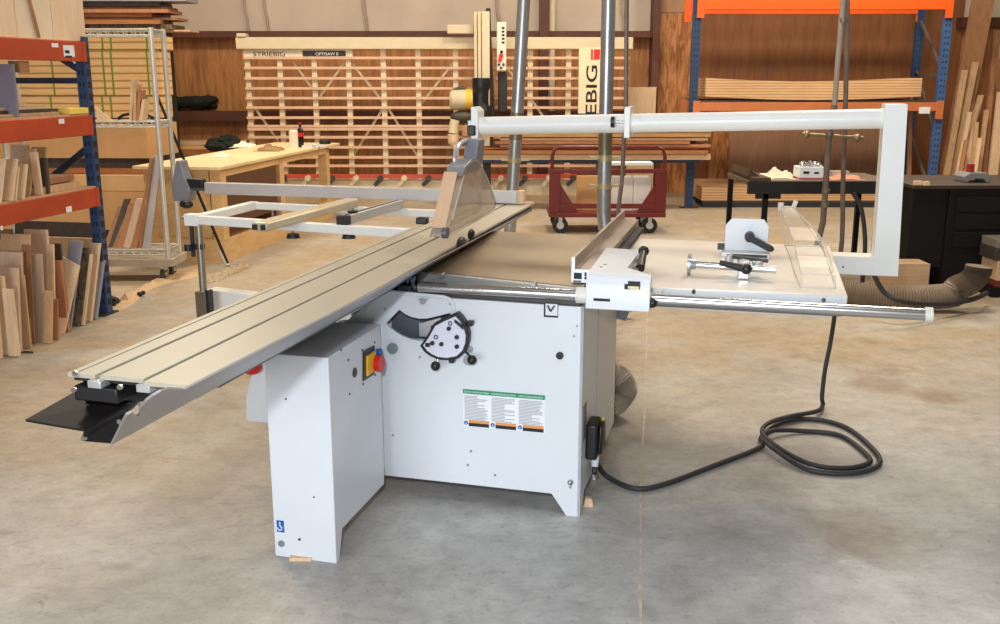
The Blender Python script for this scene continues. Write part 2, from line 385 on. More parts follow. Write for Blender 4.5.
# --------------------------------------------------- vertical panel saw (background)
YS = 13.8
S = thing('vertical_panel_saw', 'long cream vertical panel saw with horizontal slats standing along the plywood wall', 'panel saw', WF, -.9, YS, 0)
def SB(px0, px1, y0, y1, d0, d1, mb=None, Y=YS):
    mb = mb or MB(); a = at(px0, y0, Y); c = at(px1, y1, Y); return mb.box(a.x, c.x, Y+d0, Y+d1, c.z, a.z)
xl, xr = at(247, 100, YS).x, at(629, 100, YS).x
zt_, zt2 = at(300, 37.5, YS).z, at(300, 49.5, YS).z
hb = MB().box(xl-.08, xr+.02, YS-.12, YS+.06, zt2, zt_).box(xl-.06, xl+.06, YS-.14, YS+.05, zt_, zt_+.05)
hb.build('header_beam', cream, S, bevel=.01)
MB().box(xl, at(353, 50, YS).x, YS-.06, YS-.02, at(300, 57, YS).z, zt2).build('name_strip', paint('name_strip', (232, 216, 190), .5), S)
def stxt(name, s, px, py, size, mat, m=S, Y=YS-.061, sx=1, bold=.0):
    p = at(px, py, Y); return text(name, s, size, mat, m, facing(WF, p.x, Y-.002, p.z), sx=sx, bold=bold)
stxt('lettering', 'STRIEBIG', 253, 56.2, .085, printK, sx=1.3)
lb = SB(303.5, 346.5, 51, 56.2, -.07, -.06); lb.build('model_plate', paint('plate_black', (40, 34, 30), .5), S)
stxt('lettering', 'OPTISAW II', 315.5, 55.4, .06, paper, Y=YS-.072, sx=1.0)
ys = [58, 68, 78.3, 88.3, 98, 107.5, 117.5, 126, 129, 137, 147, 157, 165.5]
for i, y in enumerate(ys):
    z = at(300, y, YS).z
    MB().box(xl, xr-.02 if y < 125 else xr-.3, YS-.07, YS-.03, z-.017, z+.017).build('slat', slatM, S, smooth=False)
for px in (250, 282, 316, 350, 384.5, 419, 456, 530, 568):
    x = at(px, 100, YS).x
    MB().box(x-.035, x+.035, YS-.03, YS+.05, .1, zt2).box(x-.05, x+.05, YS-.1, YS+.3, 0, .06).build('upright', cream, S, smooth=False)
for a, c in (((292, 62), (318, 98)), ((344, 62), (318, 98)), ((384, 106), (350, 160)), ((386, 106), (418, 158)), ((252, 106), (290, 160)), ((455, 60), (420, 105)), ((456, 108), (485, 160)), ((530, 95), (500, 60)), ((532, 100), (566, 150)), ((350, 62), (384, 104))):
    p, q = at(*a, YS), at(*c, YS); p.y = q.y = YS+.09
    MB().bar(p, q, .03, .03).build('brace', cream, S, smooth=False)
z = at(300, 175.5, YS).z
MB().box(xl-.02, at(576, 178, YS).x, YS-.16, YS-.1, z-.025, z+.03).build('support_rail', redS, S, smooth=False)
z0, z1 = at(300, 186, YS).z, at(300, 179, YS).z
MB().box(xl-.05, xr-.2, YS-.1, YS+.1, z0-.12, z1).build('base_beam', cream, S, bevel=.01)
MB().box(xl-.05, xr-.2, YS-.2, YS+.14, 0, z0-.12).build('plinth', paint('plinth_tan', (186, 160, 124), .6), S)
for k in range(15):
    x = xl+.12+k*.33; MB().bar((x-.04, YS-.16, z1-.07), (x+.05, YS-.18, z1+.02), .05, .05).cyl((x+.04, YS-.22, z1+.03), (x+.04, YS-.12, z1+.03), .04, n=10).build('roller', darkB if k % 2 else cream, S)
# saw column, hose, motor
def at2(px, py): return at(px, py, YS-.35)
a, c = at2(474, 12), at2(490, 12); bt = at2(480, 150).z
col_ = MB(); w = (c.x-a.x)
for f0, f1, d in ((0, .2, .06), (.24, .46, .1), (.5, .98, .14)): col_.box(a.x+w*f0, a.x+w*f1, YS-.35-d, YS-.2, bt, a.z)
col_.build('saw_column', cream, S, bevel=.008)
MB().tube(bez([at2(488, 8)+Vector((0,.1,0)), at2(490, 60), at2(492, 110), at2(490, 150)], 6), .03, 8).build('guide_rod', dark, S)
hp = [at(481, 78, YS-.55), at(481, 88, YS-.55), at(481, 105, YS-.55), at(484, 125, YS-.55)]
MB().tube(bez(hp, 5), [.115]*6+[.1]*5+[.12]*5, 14).build('dust_hose', black, S)
m1, m2 = at(452, 100, YS-.5), at(473, 99, YS-.5)
MB().cyl(m1, m2, .13, .13).cyl(m1+Vector((-.03, 0, 0)), m1, .1, .13).build('saw_motor', paint('motor_cream', (206, 192, 160), .5, var=.1), S)
MB().cyl(m2+Vector((-.09, 0, 0)), m2+Vector((-.02, 0, 0)), .134, .134).build('yellow_band', yellow, S)
MB().ball(at(463, 117, YS-.5), .17, (1, .6, .5)).tube(bez([at(452, 92, YS-.5), at(462, 88, YS-.5), at(470, 93, YS-.5)], 4), .03, 8).build('saw_head', paint('head_grey', (74, 66, 56), .5), S)
MB().tube(bez([at(455, 120, YS-.7), at(453.5, 127, YS-.7), at(453, 133, YS-.7)], 4), .06, 12).build('grip', cream, S)
MB().tube(bez([at(453, 134, YS-.7), at(453.5, 142, YS-.7), at(458, 150, YS-.7)], 4), [.07]*5+[.05]*4, 12).build('dust_sleeve', tanL, S)
SB(463, 482, 123, 135, -.55, -.45).build('handle_bracket', paint('wood_tan', (190, 140, 96), .5), S, bevel=.02)
SB(448, 474, 25.5, 34.5, -.25, -.1).build('counterweight_box', cream, S, bevel=.01)
cb = SB(497, 506, 24, 71, -.5, -.4); cbo = cb.build('control_panel', paint('control_white', (236, 226, 208), .5), S, bevel=.008)
for px, py, r, m in ((501, 56, .03, red), (500, 60, .026, red), (501.5, 52, .02, printK), (499, 64.5, .016, printK), (503.5, 64.5, .016, printK), (501, 68, .016, printK)):
    p = at(px, py, YS-.5); MB().cyl(p+Vector((0, -.02, 0)), p, r).build('button', m, cbo)
for k in range(5):
    p = at(503, 28+k*3.6, YS-.5); MB().box(p.x-.015, p.x+.02, YS-.505, YS-.5, p.z-.012, p.z+.012).build('marking', printK, cbo)
SB(498, 507, 72, 112, -.4, -.3).build('cable_trunk', dark, S, bevel=.02)
sg = SB(577.5, 604, 48, 113, -.3, -.26); sgo = sg.build('sign_board', paint('sign_cream', (238, 222, 186), .5), S, bevel=.006)
SB(589, 597.5, 50, 59.5, -.31, -.3).build('red_square', paint('sign_red', (214, 40, 30), .5), sgo)
SB(591, 591.6, 50, 59.5, -.313, -.31).build('square_line', paint('sign_line', (238, 222, 186), .5), sgo)
# the name reads upwards; below the beam arm it goes on behind it
p = at(597.3, 64, YS-.31); zb = p.z
def vtxt(s, zc, size):
    M = WF.M @ Matrix.Translation((p.x, YS-.303, zc)) @ Matrix.Rotation(PI/2, 4, 'X') @ Matrix.Rotation(PI/2, 4, 'Z')
    return text('sign_lettering', s, size, printK, sgo, M, align='RIGHT', sx=1.62, bold=.002)
vtxt('STRIEBIG', zb, .205)

# ---------------------------------------------- boards on cantilever rack behind the cart
YB = 12.6
for k, (y0, y1, x1, x0, m, d) in enumerate(((128, 132, 712, 478, tanH, .5), (132.6, 137, 711, 476, tanH, .5), (138, 141, 709, 500, tanH2, .45), (141.5, 144, 690, 495, brnH, .4), (144.6, 147.5, 711, 500, redB, .4), (148, 149.6, 700, 470, brnH, .5), (150.5, 154, 708, 468, brnH, .45), (154.5, 160, 711, 480, tanH2, .45))):
    a, c = at(x0, y0, YB), at(x1, y1, YB)
    o = MB().box(a.x, c.x, YB+(.03*((k*7) % 3)), YB+d-.1, c.z, a.z).build('long_board', m, smooth=False)
    place = ('top board', 'second board from the top', 'third board, pale and thin', 'fourth board, dark and short', 'reddish fifth board', 'thin dark sixth board', 'dark board above the lowest one', 'lowest pale board')[k]
    tag(o, 'long timber stacked behind the red cart: '+place, 'board', 'long boards stacked behind the red cart')
def holes(mb, x0, x1, z0, z1, y, cols=2, pitch=.09):
    n = int((z1-z0)/pitch)
    for k in range(n):
        for c_ in range(cols):
            x = x0+(x1-x0)*(c_+.75)/(cols+.5); z = z0+pitch*(k+.5)
            mb.box(x-.009, x+.009, y-.002, y, z-.014, z+.014)
    return mb
LR = thing('lumber_rack', 'blue rack frame carrying the long boards behind the red cart', 'rack', WF, 0, YB+.2, 0)
for px in (487, 600):
    x = at(px, 170, YB+.2).x; MB().box(x-.05, x+.05, YB+.15, YB+.25, 0, at(px, 160, YB).z).build('post', rackB if px != 487 else dark, LR)
MB().box(at(470, 162, YB).x, at(698, 162, YB+.2).x, YB+.1, YB+.3, at(600, 163.5, YB).z, at(600, 160, YB).z).build('arm_beam', rackB, LR)

# ---------------------------------------------------------- pallet rack on the right
YR = 13.0
R = thing('pallet_rack', 'blue and orange pallet rack against the brown plywood wall at right', 'pallet rack', WF, 4.0, YR, 0)
x0 = at(691.5, 150, YR).x; x1 = at(937, 160, YR).x+.0
xR = 5.66
for nm, x, y, m in (('upright', x0, YR, rackB), ('upright', xR, YR, rackB2), ('upright', xR, YR+.85, rackB)):
    o = MB().box(x-.05, x+.05, y, y+.07, .01, 3.3).build(nm, m, R, smooth=False)
    h = MB(); holes(h, x-.05, x+.05, .1, 3.2, y, 2, .075); tag(h.build('slots', dark, o, smooth=False), kind='stuff')
    MB().box(x-.12, x+.12, y-.04, y+.1, 0, .01).build('foot_plate', girt, R, smooth=False)
for x in (xR,):
    for z0_, z1_ in ((2.4, 1.75), (1.75, .9), (.9, .2)):
        MB().bar((x, YR+.05, z1_), (x, YR+.85, z0_), .03, .04).build('brace', paint('brace_grey', (96, 86, 78), .5), R, smooth=False)
    MB().bar((x, YR+.05, 1.7), (x, YR+.85, 1.7), .03, .04).build('strut', paint('brace_grey', (96, 86, 78), .5), R, smooth=False)
for z0_, z1_, m, nm in ((2.5, 2.66, rackO2, 'load_beam'), (1.25, 1.36, rackO3, 'load_beam')):
    for y in (YR-.03, YR+.87):
        o = MB().box(x0+.03, xR-.03, y, y+.05, z0_, z1_).build(nm, m, R, bevel=.006)
        for x in (x0+.03, xR-.02): MB().box(x-.04, x+.05, y-.01, y+.02, z0_-.1, z1_+.02).build('beam_hook', m, o)
MB().box(at(918, 110, YR).x, at(929, 110, YR).x, YR-.036, YR-.031, at(900, 113.5, YR).z, at(900, 107, YR).z).build('beam_label', paper, R)
# plywood stack, slightly sagging, on that rack
a, c = at(706, 78, YR), at(920, 98, YR); n = 12; vs = []
st = MB(); yy0, yy1 = YR-.02, YR+.9
top = [(a.x+(c.x-a.x)*i/n, a.z-.045*math.sin(PI*i/n)) for i in range(n+1)]
h = .23
st.prism([(x, yy0, z-h) for x, z in top]+[(x, yy0, z) for x, z in reversed(top)], (0, yy1-yy0, 0))
tag(st.build('plywood_stack', stackM, smooth=False), 'sagging stack of plywood sheets lying on the middle beam of the right rack', 'plywood stack')
sp = MB().box(x0+.1, xR-.1, YR, YR+1.1, 1.36, 1.385); tag(sp.build('support_board', darkB, smooth=False), 'thin dark board under the sagging plywood stack', 'board')
# plywood stack on floor pallet
a = at(703.5, 206, YR)
pl = thing('pallet', 'dark wooden pallet under the plywood on the floor', 'pallet', WF, 4, YR+.4, 0)
for y in (YR+.05, YR+.5, YR+1.0): MB().box(a.x, 5.5, y, y+.08, 0, .07).build('runner', dark, pl, smooth=False)
MB().box(a.x, 5.5, YR+.05, YR+1.15, .07, .09).build('deck', darkB, pl, smooth=False)
tag(MB().box(a.x-.02, 5.5, YR+.05, YR+1.2, .09, at(703, 187.5, YR).z).build('plywood_stack', stackM, smooth=False), 'stack of pale plywood sheets on a low pallet on the floor behind the black table', 'plywood stack')
# thin board and leaning sheet left of rack
a = at(911, 95, YR+.5); c = at(904, 183, YR+.5)
tag(MB().bar(a, (c.x, YR+.3, .0), .05, .03).build('thin_stick', brnB), 'thin wooden stick leaning upright inside the right end of the rack', 'stick')
a, c = at(628, 87, 14.4), at(655, 112, 14.4)
tag(MB().box(a.x, c.x, 14.35, 14.4, 0, a.z).build('sheet_board', tanL, smooth=False), 'plain pinkish sheet standing against the wall right of the panel saw sign', 'board')

# boards leaning in the right hand corner: px bottom x, top x, top y, width px, tone, depth
lean = [(938, 977, -22, 21, brnB, 13.9, 'widest and tallest brown plank, slanting out of the picture'),
        (954, 979, 95, 5, tanB, 13.6, 'slanting plank just below the tallest one'),
        (949, 973, 62, 6, tanB, 13.7, 'long narrow plank beside the rack post'),
        (962, 972, 128, 5, tanL, 13.3, 'short pale board in front of the slanting planks'),
        (968, 976, 95, 7, brnB, 13.9, 'brown upright board, top cut square'),
        (970, 975, 122, 4, tanB, 13.2, 'shortest board of the corner'),
        (977, 992, 58, 12, brnB, 14.1, 'broad dark board standing behind the upright ones'),
        (982, 989, 96, 4, redB, 13.5, 'narrow reddish batten left of the pale wide board'),
        (976, 985, 110, 4, tanB, 13.3, 'thin tan batten right of the shortest board'),
        (988, 998, 92, 9, tanL, 13.4, 'pale wide board standing nearest the right edge'),
        (994, 1000, 46, 6, tanB, 14.2, 'tall tan board at the far right edge'),
        (955, 968, 112, 4, tanL, 13.25, 'thin pale strip leaning between the two slanting planks'),
        (983, 994, 30, 7, brnB, 14.3, 'tall brown board rising behind the broad dark one'),
        (943, 962, 70, 6, tanB, 13.55, 'slim plank tight against the right side of the blue rack post'),
        (958, 965, 140, 3, redB, 13.0, 'short reddish lath low beside the slanting planks'),
        (964, 970, 104, 4, brnB, 13.65, 'dark narrow board behind the thin laths'),
        (985, 991, 66, 4, brnB, 13.75, 'upright dark batten left of the pale wide board'),
        (973, 979, 138, 3, tanL, 12.95, 'small pale lath in the middle of the corner pile')]
for bx, tx, ty, w, m, Y, lab in lean:
    t_ = at(tx, ty, Y); b_ = at(bx, 180, Y-.3); d = (t_-b_); k = b_.z/d.z; foot = b_-d*k; wm = w*Y/F
    mb = MB().prism([(foot.x, foot.y, 0), (foot.x+wm, foot.y, 0), (t_.x+wm, t_.y, t_.z), (t_.x, t_.y, t_.z)], (0, .035, 0))
    tag(mb.build('leaning_board', m, smooth=False), lab, 'board', 'boards leaning in the right hand corner')

# --------------------------------------------------------------- red cart
YC = 10.75
K = thing('shop_cart', 'dark red steel panel cart with tube handles and black caster wheels', 'cart', WF, 1.2, YC+.35, 0)
xa, xb = at(549, 200, YC).x, at(666, 200, YC).x; zt = at(600, 147, YC).z; zr = at(600, 171, YC).z; zd = at(600, 213, YC).z
for y, nm in ((YC, 'handle'),):
    pts = [(xa+.03, y, zr)]+[(xa+.03, y, zt-.1)]+[(xa+.05, y, zt-.03), (xa+.11, y, zt), (xb-.11, y, zt), (xb-.05, y, zt-.03), (xb-.03, y, zt-.1), (xb-.03, y, zr)]
    MB().tube(pts, .02, 10).build(nm, cartR, K)
    MB().box(xa, xb, y-.02, y+.03, zr-.025, zr+.02).build('top_rail', cartR, K, bevel=.005)
    for x, s in ((xa, 1), (xb, -1)):
        MB().box(x+s*.001, x+s*.12, y-.015, y+.025, zd, zr).build('post', cartR, K, bevel=.005)
        MB().prism([(x+s*.12, y, zd), (x+s*.32, y, zd), (x+s*.12, y, zd+.32)], (0, .012, 0)).build('gusset', cartR, K, smooth=False)
    MB().box(xa+.002, xb-.002, y-.01, y+.018, zd+.05, zd+.1).build('lower_rail', cartR, K)
MB().box(xa, xb, YC-.03, YC+.66, zd-.045, zd).build('deck', cartR, K, bevel=.005)
for x in (xa+.13, xb-.16):
    for y in (YC+.08, YC+.56):
        w = MB().cyl((x, y-.025, .085), (x, y+.025, .085), .085, n=24).build('wheel', black, K)
        MB().cyl((x, y-.03, .085), (x, y+.03, .085), .04, n=16).box(x-.02, x+.02, y-.04, y-.03, .08, zd-.055).box(x-.02, x+.02, y+.03, y+.04, .08, zd-.055).build('caster_fork', alu, w)
a = at(577, 176, YC+.3); c = at(602, 208, YC+.3)
tag(MB().box(a.x, c.x, YC+.28, YC+.36, zd, a.z).build('cardboard_panel', paint('cardboard', (206, 160, 104), .8), smooth=False), 'brown cardboard panel standing on the left half of the red cart', 'cardboard')
for i, (p0_, p1_) in enumerate(((612, 633), (633.4, 650))):
    a = at(p0_, 176, YC+.12); c = at(p1_, 203, YC+.12)
    pts = [(a.x, YC+.12, zd+.01), (c.x-.02*(i), YC+.12, zd+.01+.04*i), (c.x, YC+.12, zd+.15), (c.x, YC+.12, a.z-.03), (c.x-.03, YC+.12, a.z), (a.x, YC+.12, a.z)]
    tag(MB().prism(pts, (0, .03, 0)).build('laminate_panel', paint('white_panel', (226, 220, 216), .5), smooth=False), ('larger white laminate panel upright on the red cart, left of the seam', 'smaller white laminate panel with clipped corners at the right of the red cart')[i], 'panel')
a, c = at(611, 169.5, YC+.4), at(652, 171, YC+.4)
tag(MB().box(a.x, c.x, YC+.36, YC+.6, zr+.03, zr+.06).build('white_strip', paper, smooth=False), 'thin white board lying across the top rail of the red cart', 'board')

# --------------------------------------------------------- ducts, pipes, drops
def duct(name, label, base, topx, Y, r, flz, bend=None):
    D = thing(name, label, 'duct', WF, base, Y, 0)
    bp = Vector((base, Y, 0)); tp = Vector((topx, Y, 3.4)); f = lambda z: bp.lerp(tp, z/3.4)
    zs = [1.35, 1.12, .0 if not bend else .75]
    MB().cyl(f(zs[0]), tp, r, n=24).build('upper_tube', zinc, D)
    MB().cyl(f(zs[1]), f(zs[0]+.01), r*1.03, n=24).build('middle_tube', zincO, D)
    lo = MB()
    if bend: lo.tube([f(zs[1]+.01), f(.95), f(.8)]+bez([f(.72)]+bend, 6), r, 20)
    else: lo.cyl(f(0), f(zs[1]+.01), r, n=24)
    lo.build('lower_tube', zinc, D)
    for z in flz:
        c_ = f(z); MB().box(c_.x-r-.06, c_.x+r+.08, Y-.03, Y+.03, z-.006, z+.012).cyl((c_.x, c_.y, z-.02), (c_.x, c_.y, z+.02), r*1.15, n=24).build('clamp', paint('clamp_brass', (176, 160, 124), .4, metal=.5), D)
    return D
duct('dust_duct', 'left galvanised dust duct rising just right of the blade guard', .075, .27, 9, .056, (at(510, 160, 9).z,))
duct('dust_duct', 'right galvanised dust duct in front of the red cart with a bend at its foot', .735, .735, 7, .048, (at(600, 158, 7).z, at(600, 186, 7).z), bend=[(.76, 6.98, .55), (.83, 6.9, .3), (.9, 6.8, .05)])
def conduit(pts, r, label, name='air_pipe', m=None):
    return tag(MB().tube(pts, r, 10).build(name, m or zinc), label, 'pipe')
Yp = 7.7
steel = paint('old_pipe', (120, 108, 98), .4, metal=.4, var=.2, scale=12)
A = [at(x, y, Yp) for x, y in ((844, -40), (843, 0), (838, 60), (834.5, 105), (829, 135), (826, 180), (823, 222))]; A.append(Vector((A[-1].x-.1, Yp, 0)))
PA = thing('air_pipe', 'slanting bare steel air pipe hanging left of the white post', 'pipe', WF, A[-1].x, Yp, 0)
MB().tube(A[:4], .021, 10).build('upper_pipe', paint('old_pipe_light', (170, 160, 148), .4, metal=.4, var=.1), PA)
MB().tube([a+Vector((0, .0, 0)) for a in A[3:]], .024, 10).build('lower_pipe', steel, PA)
MB().cyl(at(802, 134, Yp), at(863, 138, Yp), .014).ball(at(806, 134.5, Yp), .03).ball(at(857, 138, Yp), .032).build('cross_valve', paint('valve_brass', (150, 132, 98), .4, metal=.6), PA)
for y in (20, 134, 191, 205): MB().cyl(at(843 if y < 50 else 827, y-2, Yp) if y < 50 else at(829.5-(y-134)*.06, y-2, Yp), at(843 if y < 50 else 827, y+2, Yp) if y < 50 else at(829.3-(y-134)*.06, y+2, Yp), .031).build('coupling', steel, PA)
B = [at(x, y, Yp+.05) for x, y in ((848, -40), (847.5, 0), (845.5, 105), (843, 180), (842, 240))]; B.append(Vector((B[-1].x-.02, Yp+.05, 0)))
conduit(bez(B, 3), .019, 'upright thin steel air pipe beside the slanting one', m=steel)
rp = [at(x, y, 6.4) for x, y in ((627, -40), (626, 110), (624, 140), (622, 180), (618, 212))]; rp.append(Vector((rp[-1].x-.02, 6.4, 0)))
tag(MB().tube(rp, .014, 8).build('air_pipe', steel), 'very thin grey pipe running down beside the right dust duct', 'pipe')

# ------------------------------------------------------------ black table, cabinet
YT = 8.0
zt = at(800, 181.5, YT).z
T = thing('welding_table', 'black steel table with slim legs in front of the plywood stack', 'table', WF, 2.9, YT+.5, 0)
xa = at(748, 189, YT).x; xb = 3.2
MB().box(xa, xb, YT, YT+.75, zt-.03, zt).build('table_top', paint('table_top_dark', (96, 80, 62), .5, var=.3, scale=8), T)
MB().box(xa, xb, YT-.01, YT+.03, zt-.1, zt-.0).build('apron', black, T)
for x, y in ((xa+.02, YT+.7), (xa+.16, YT+.06), (xb-.05, YT+.06), (xb-.05, YT+.7)): MB().box(x-.02, x+.02, y-.02, y+.02, 0, zt-.05).build('leg', blackM, T)
MB().bar((xa+.08, YT+.06, zt-.12), (xa+.28, YT+.06, zt-.12), .04, .05).build('corner_bracket', black, T)
a = Vector((xa-.02, YT+.72, zt+.03))
tag(MB().box(a.x+.05, a.x+.2, YT, YT+.74, zt, zt+.03).prism([(a.x+.04, YT+.1, zt+.03), (a.x+.14, YT+.1, zt+.03), (a.x+.05, YT+.1, zt+.09)], (0, .6, 0)).build('angle_iron', paint('rusty', (74, 52, 36), .7, var=.3)), 'rusty brown angle iron on the left end of the black table', 'angle iron')
random.seed(3)
def rag(name, x, y, z, sx, sy, sz, m, label, cat='rag', g=None):
    mb = MB(); n = 12; vs = []; fs = []
    for i in range(n+1):
        for j in range(n+1):
            u, v = i/n*2-1, j/n*2-1; rr = max(0, 1-(u*u+v*v)*.75)
            vs.append((x+u*sx*(1+.15*math.sin(v*5)), y+v*sy, z+.004+sz*rr*(.55+.45*math.sin(u*7+v*4+sx*30)*math.cos(v*6+1))))
    for i in range(n):
        for j in range(n): a_ = i*(n+1)+j; fs.append((a_, a_+1, a_+n+2, a_+n+1))
    k = len(vs); vs += [(v[0], v[1], z) for v in vs[:]];
    for i in range(n):
        for j in range(n): a_ = k+i*(n+1)+j; fs.append((a_, a_+n+1, a_+n+2, a_+1))
    edge = [i*(n+1) for i in range(n+1)]+[n*(n+1)+j for j in range(1, n+1)]+[i*(n+1)+n for i in range(n-1, -1, -1)]+[j for j in range(n-1, 0, -1)]
    for i in range(len(edge)): a_, b_ = edge[i], edge[(i+1) % len(edge)]; fs.append((a_, b_, b_+k, a_+k))
    return tag(mb.add(vs, fs).build(name, m), label, cat, g)
p = at(776, 178, YT+.3); rag('crumpled_rag', p.x, YT+.28, zt, .13, .14, .1, cloth, 'crumpled cream rag lying on the black table left of the white box')
a, c = at(799, 170, YT+.2), at(823, 180, YT+.2)
bx = MB().box(a.x, c.x, YT+.18, YT+.36, zt, zt+.1); bo = tag(bx.build('parts_box', paper, bevel=.004), 'small white carton full of metal parts on the black table', 'box')
MB().box(a.x-.0005, c.x+.0005, YT+.179, YT+.361, zt+.0, zt+.014).build('red_stripe', paint('stripe_pink', (190, 100, 104), .5), bo)
MB().box(a.x+.03, a.x+.08, YT+.178, YT+.18, zt+.045, zt+.065).box(a.x+.12, a.x+.16, YT+.178, YT+.18, zt+.045, zt+.06).build('print', printK, bo)
mp = MB()
for k in range(7): mp.cyl((a.x+.02+k*.026, YT+.2+.02*(k % 3), zt+.1), (a.x+.03+k*.024, YT+.26, zt+.125+.012*(k % 2)), .016, n=10)
tag(mp.build('metal_fittings', chrome), 'heap of shiny metal fittings on top of the white carton', 'fittings', kind='stuff')
p = at(843, 181, YT+.2); rag('work_gloves', p.x, YT+.2, zt, .14, .1, .05, paint('glove_pink', (206, 142, 112), .8), 'pinkish work gloves lying right of the slanting air pipe', 'gloves')
tag(MB().bar(at(836, 176, YT+.4), at(856, 177, YT+.4), .05, .03).box(p.x-.04, p.x+.1, YT+.35, YT+.45, zt, zt+.05).build('hand_tool', alu), 'white and grey hand tool on the black table behind the gloves', 'tool')
tag(MB().tube(bez([at(853, 193, YT-.02), at(860, 205, YT-.03), at(864, 225, YT-.04), at(865, 250, YT-.05), Vector((at(865, 250, YT-.05).x, YT-.05, .02))], 6), .018, 8).build('hanging_hose', rubber), 'grey hose hanging down in front of the black table beside the white post', 'hose')
YK = 7.8
zc = at(950, 185, YK).z
C2 = thing('work_cabinet', 'black steel workbench cabinet with drawers at the right edge', 'cabinet', WF, 4, YK+.4, 0)
MB().box(3.24, 5.4, YK-.02, YK+.85, zc-.03, zc).build('worktop', paint('worktop_brown', (58, 42, 32), .45, var=.3, scale=6), C2, bevel=.004)
x_ = at(945, 240, YK).x
MB().box(3.26, x_, YK+.02, YK+.8, at(920, 268, YK).z, zc-.03).build('drawer_unit', blackM, C2, bevel=.004)
MB().box(x_, 5.4, YK+.0, YK+.8, .05, zc-.03).build('cabinet_body', blackM, C2, bevel=.004)
MB().box(3.28, x_, YK+.4, YK+.8, 0, at(920, 268, YK).z).box(x_+.02, 5.3, YK+.05, YK+.7, 0, .05).build('base', blackM, C2)
for k in range(3):
    z = .35+.14*k; MB().box(x_+.06, 5.35, YK-.015, YK, z, z+.12).build('drawer', paint('drawer_black', (19, 17, 17), .55, spec=.25), C2, bevel=.003)
bxp = at(903, 262, 7.6)
tag(MB().box(at(880, 270, 7.6).x, at(926, 280, 7.6).x, 7.55, 7.78, 0, at(915, 263, 7.6).z).build('plywood_box', tanH2, smooth=False), 'low tan wooden box on the floor under the left end of the black cabinet', 'box')
p = at(972, 176, YK+.3)
V = thing('bench_vise', 'grey cast clamp block standing on the black cabinet worktop', 'vise', WF, p.x, YK+.3, zc)
MB().prism([(p.x-.1, YK+.2, zc), (p.x-.07, YK+.2, zc+.0), (p.x-.05, YK+.2, zc+.03), (p.x+.05, YK+.2, zc+.03), (p.x+.07, YK+.2, zc), (p.x+.1, YK+.2, zc), (p.x+.11, YK+.2, zc+.045), (p.x+.08, YK+.2, zc+.075), (p.x-.07, YK+.2, zc+.075), (p.x-.11, YK+.2, zc+.045)], (0, .2, 0)).build('casting', paint('cast_grey', (128, 128, 124), .5), V, bevel=.006)
MB().box(p.x-.04, p.x, YK+.27, YK+.33, zc+.075, zc+.14).build('red_knob', paint('knob_red', (156, 36, 28), .5), V)
p = at(910, 178, YK+.2)
tag(MB().box(3.26, p.x+.06, YK, YK+.04, zc, zc+.03).box(p.x+.02, p.x+.06, YK-.04, YK+.04, zc-.03+.03, zc+.03).build('wood_strip', tanL), 'pale wooden strip at the left end of the black worktop', 'strip')
for k, (y, m, lb_) in enumerate(((239, paint('case_grey', (120, 112, 100), .6), 'top grey case in the pile at the right edge'), (248, paint('case_tan', (60, 52, 44), .6), 'tan case in the middle of the pile at the right edge'), (260, tanH2, 'pale case low in the pile at the right edge'), (280, paint('case_red', (112, 40, 30), .6), 'dark red case at the bottom of the pile at the right edge'))):
    a = at(995-(k % 2)*2, y, YK-.25)
    tag(MB().box(a.x, a.x+.4, YK-.3, YK-.04, at(993, (247.5, 259.5, 279.5, 286)[k], YK-.25).z, a.z).build('tool_case', m, bevel=.004), lb_, 'case', 'flat cases piled at the right edge')
zz = at(993, 282, YK-.25).z
tag(MB().box(at(990, 282, YK-.25).x, 4.5, YK-.3, YK-.04, 0, max(.01, at(990, 286.2, YK-.25).z)).build('plinth_board', blackM), 'dark board on the floor under the pile of cases', 'board')
# big corrugated hose on the floor
hp = bez([(2.35, 7.35, .1), (2.6, 7.2, .1), (2.95, 7.05, .1), (3.3, 7.05, .12), at(955, 289, 7.05), at(968, 283, 7.05), at(977, 274, 7.05), at(979, 266, 7.05)], 14)
rr = [.088+.006*math.sin(i*2.2) for i in range(len(hp))]
hp2 = []; rr2 = []
for i in range(len(hp)-1):
    for k in range(3):
        hp2.append(Vector(hp[i]).lerp(Vector(hp[i+1]), k/3)); rr2.append(.092 if (i*3+k) % 2 else .083)
HO = tag(MB().tube(hp2, rr2, 18).build('suction_hose', hoseM), 'wide tan corrugated suction hose lying below the black cabinet', 'hose')
tag(MB().tube(bez([at(872, 270, 6.75), at(884, 292, 6.7), at(905, 302, 6.65), at(940, 304, 6.8), at(970, 300, 7.0), at(987, 293, 7.2)], 8), .018, 8).build('floor_cable', rubber), 'dark cable curving over the corrugated suction hose', 'cable')
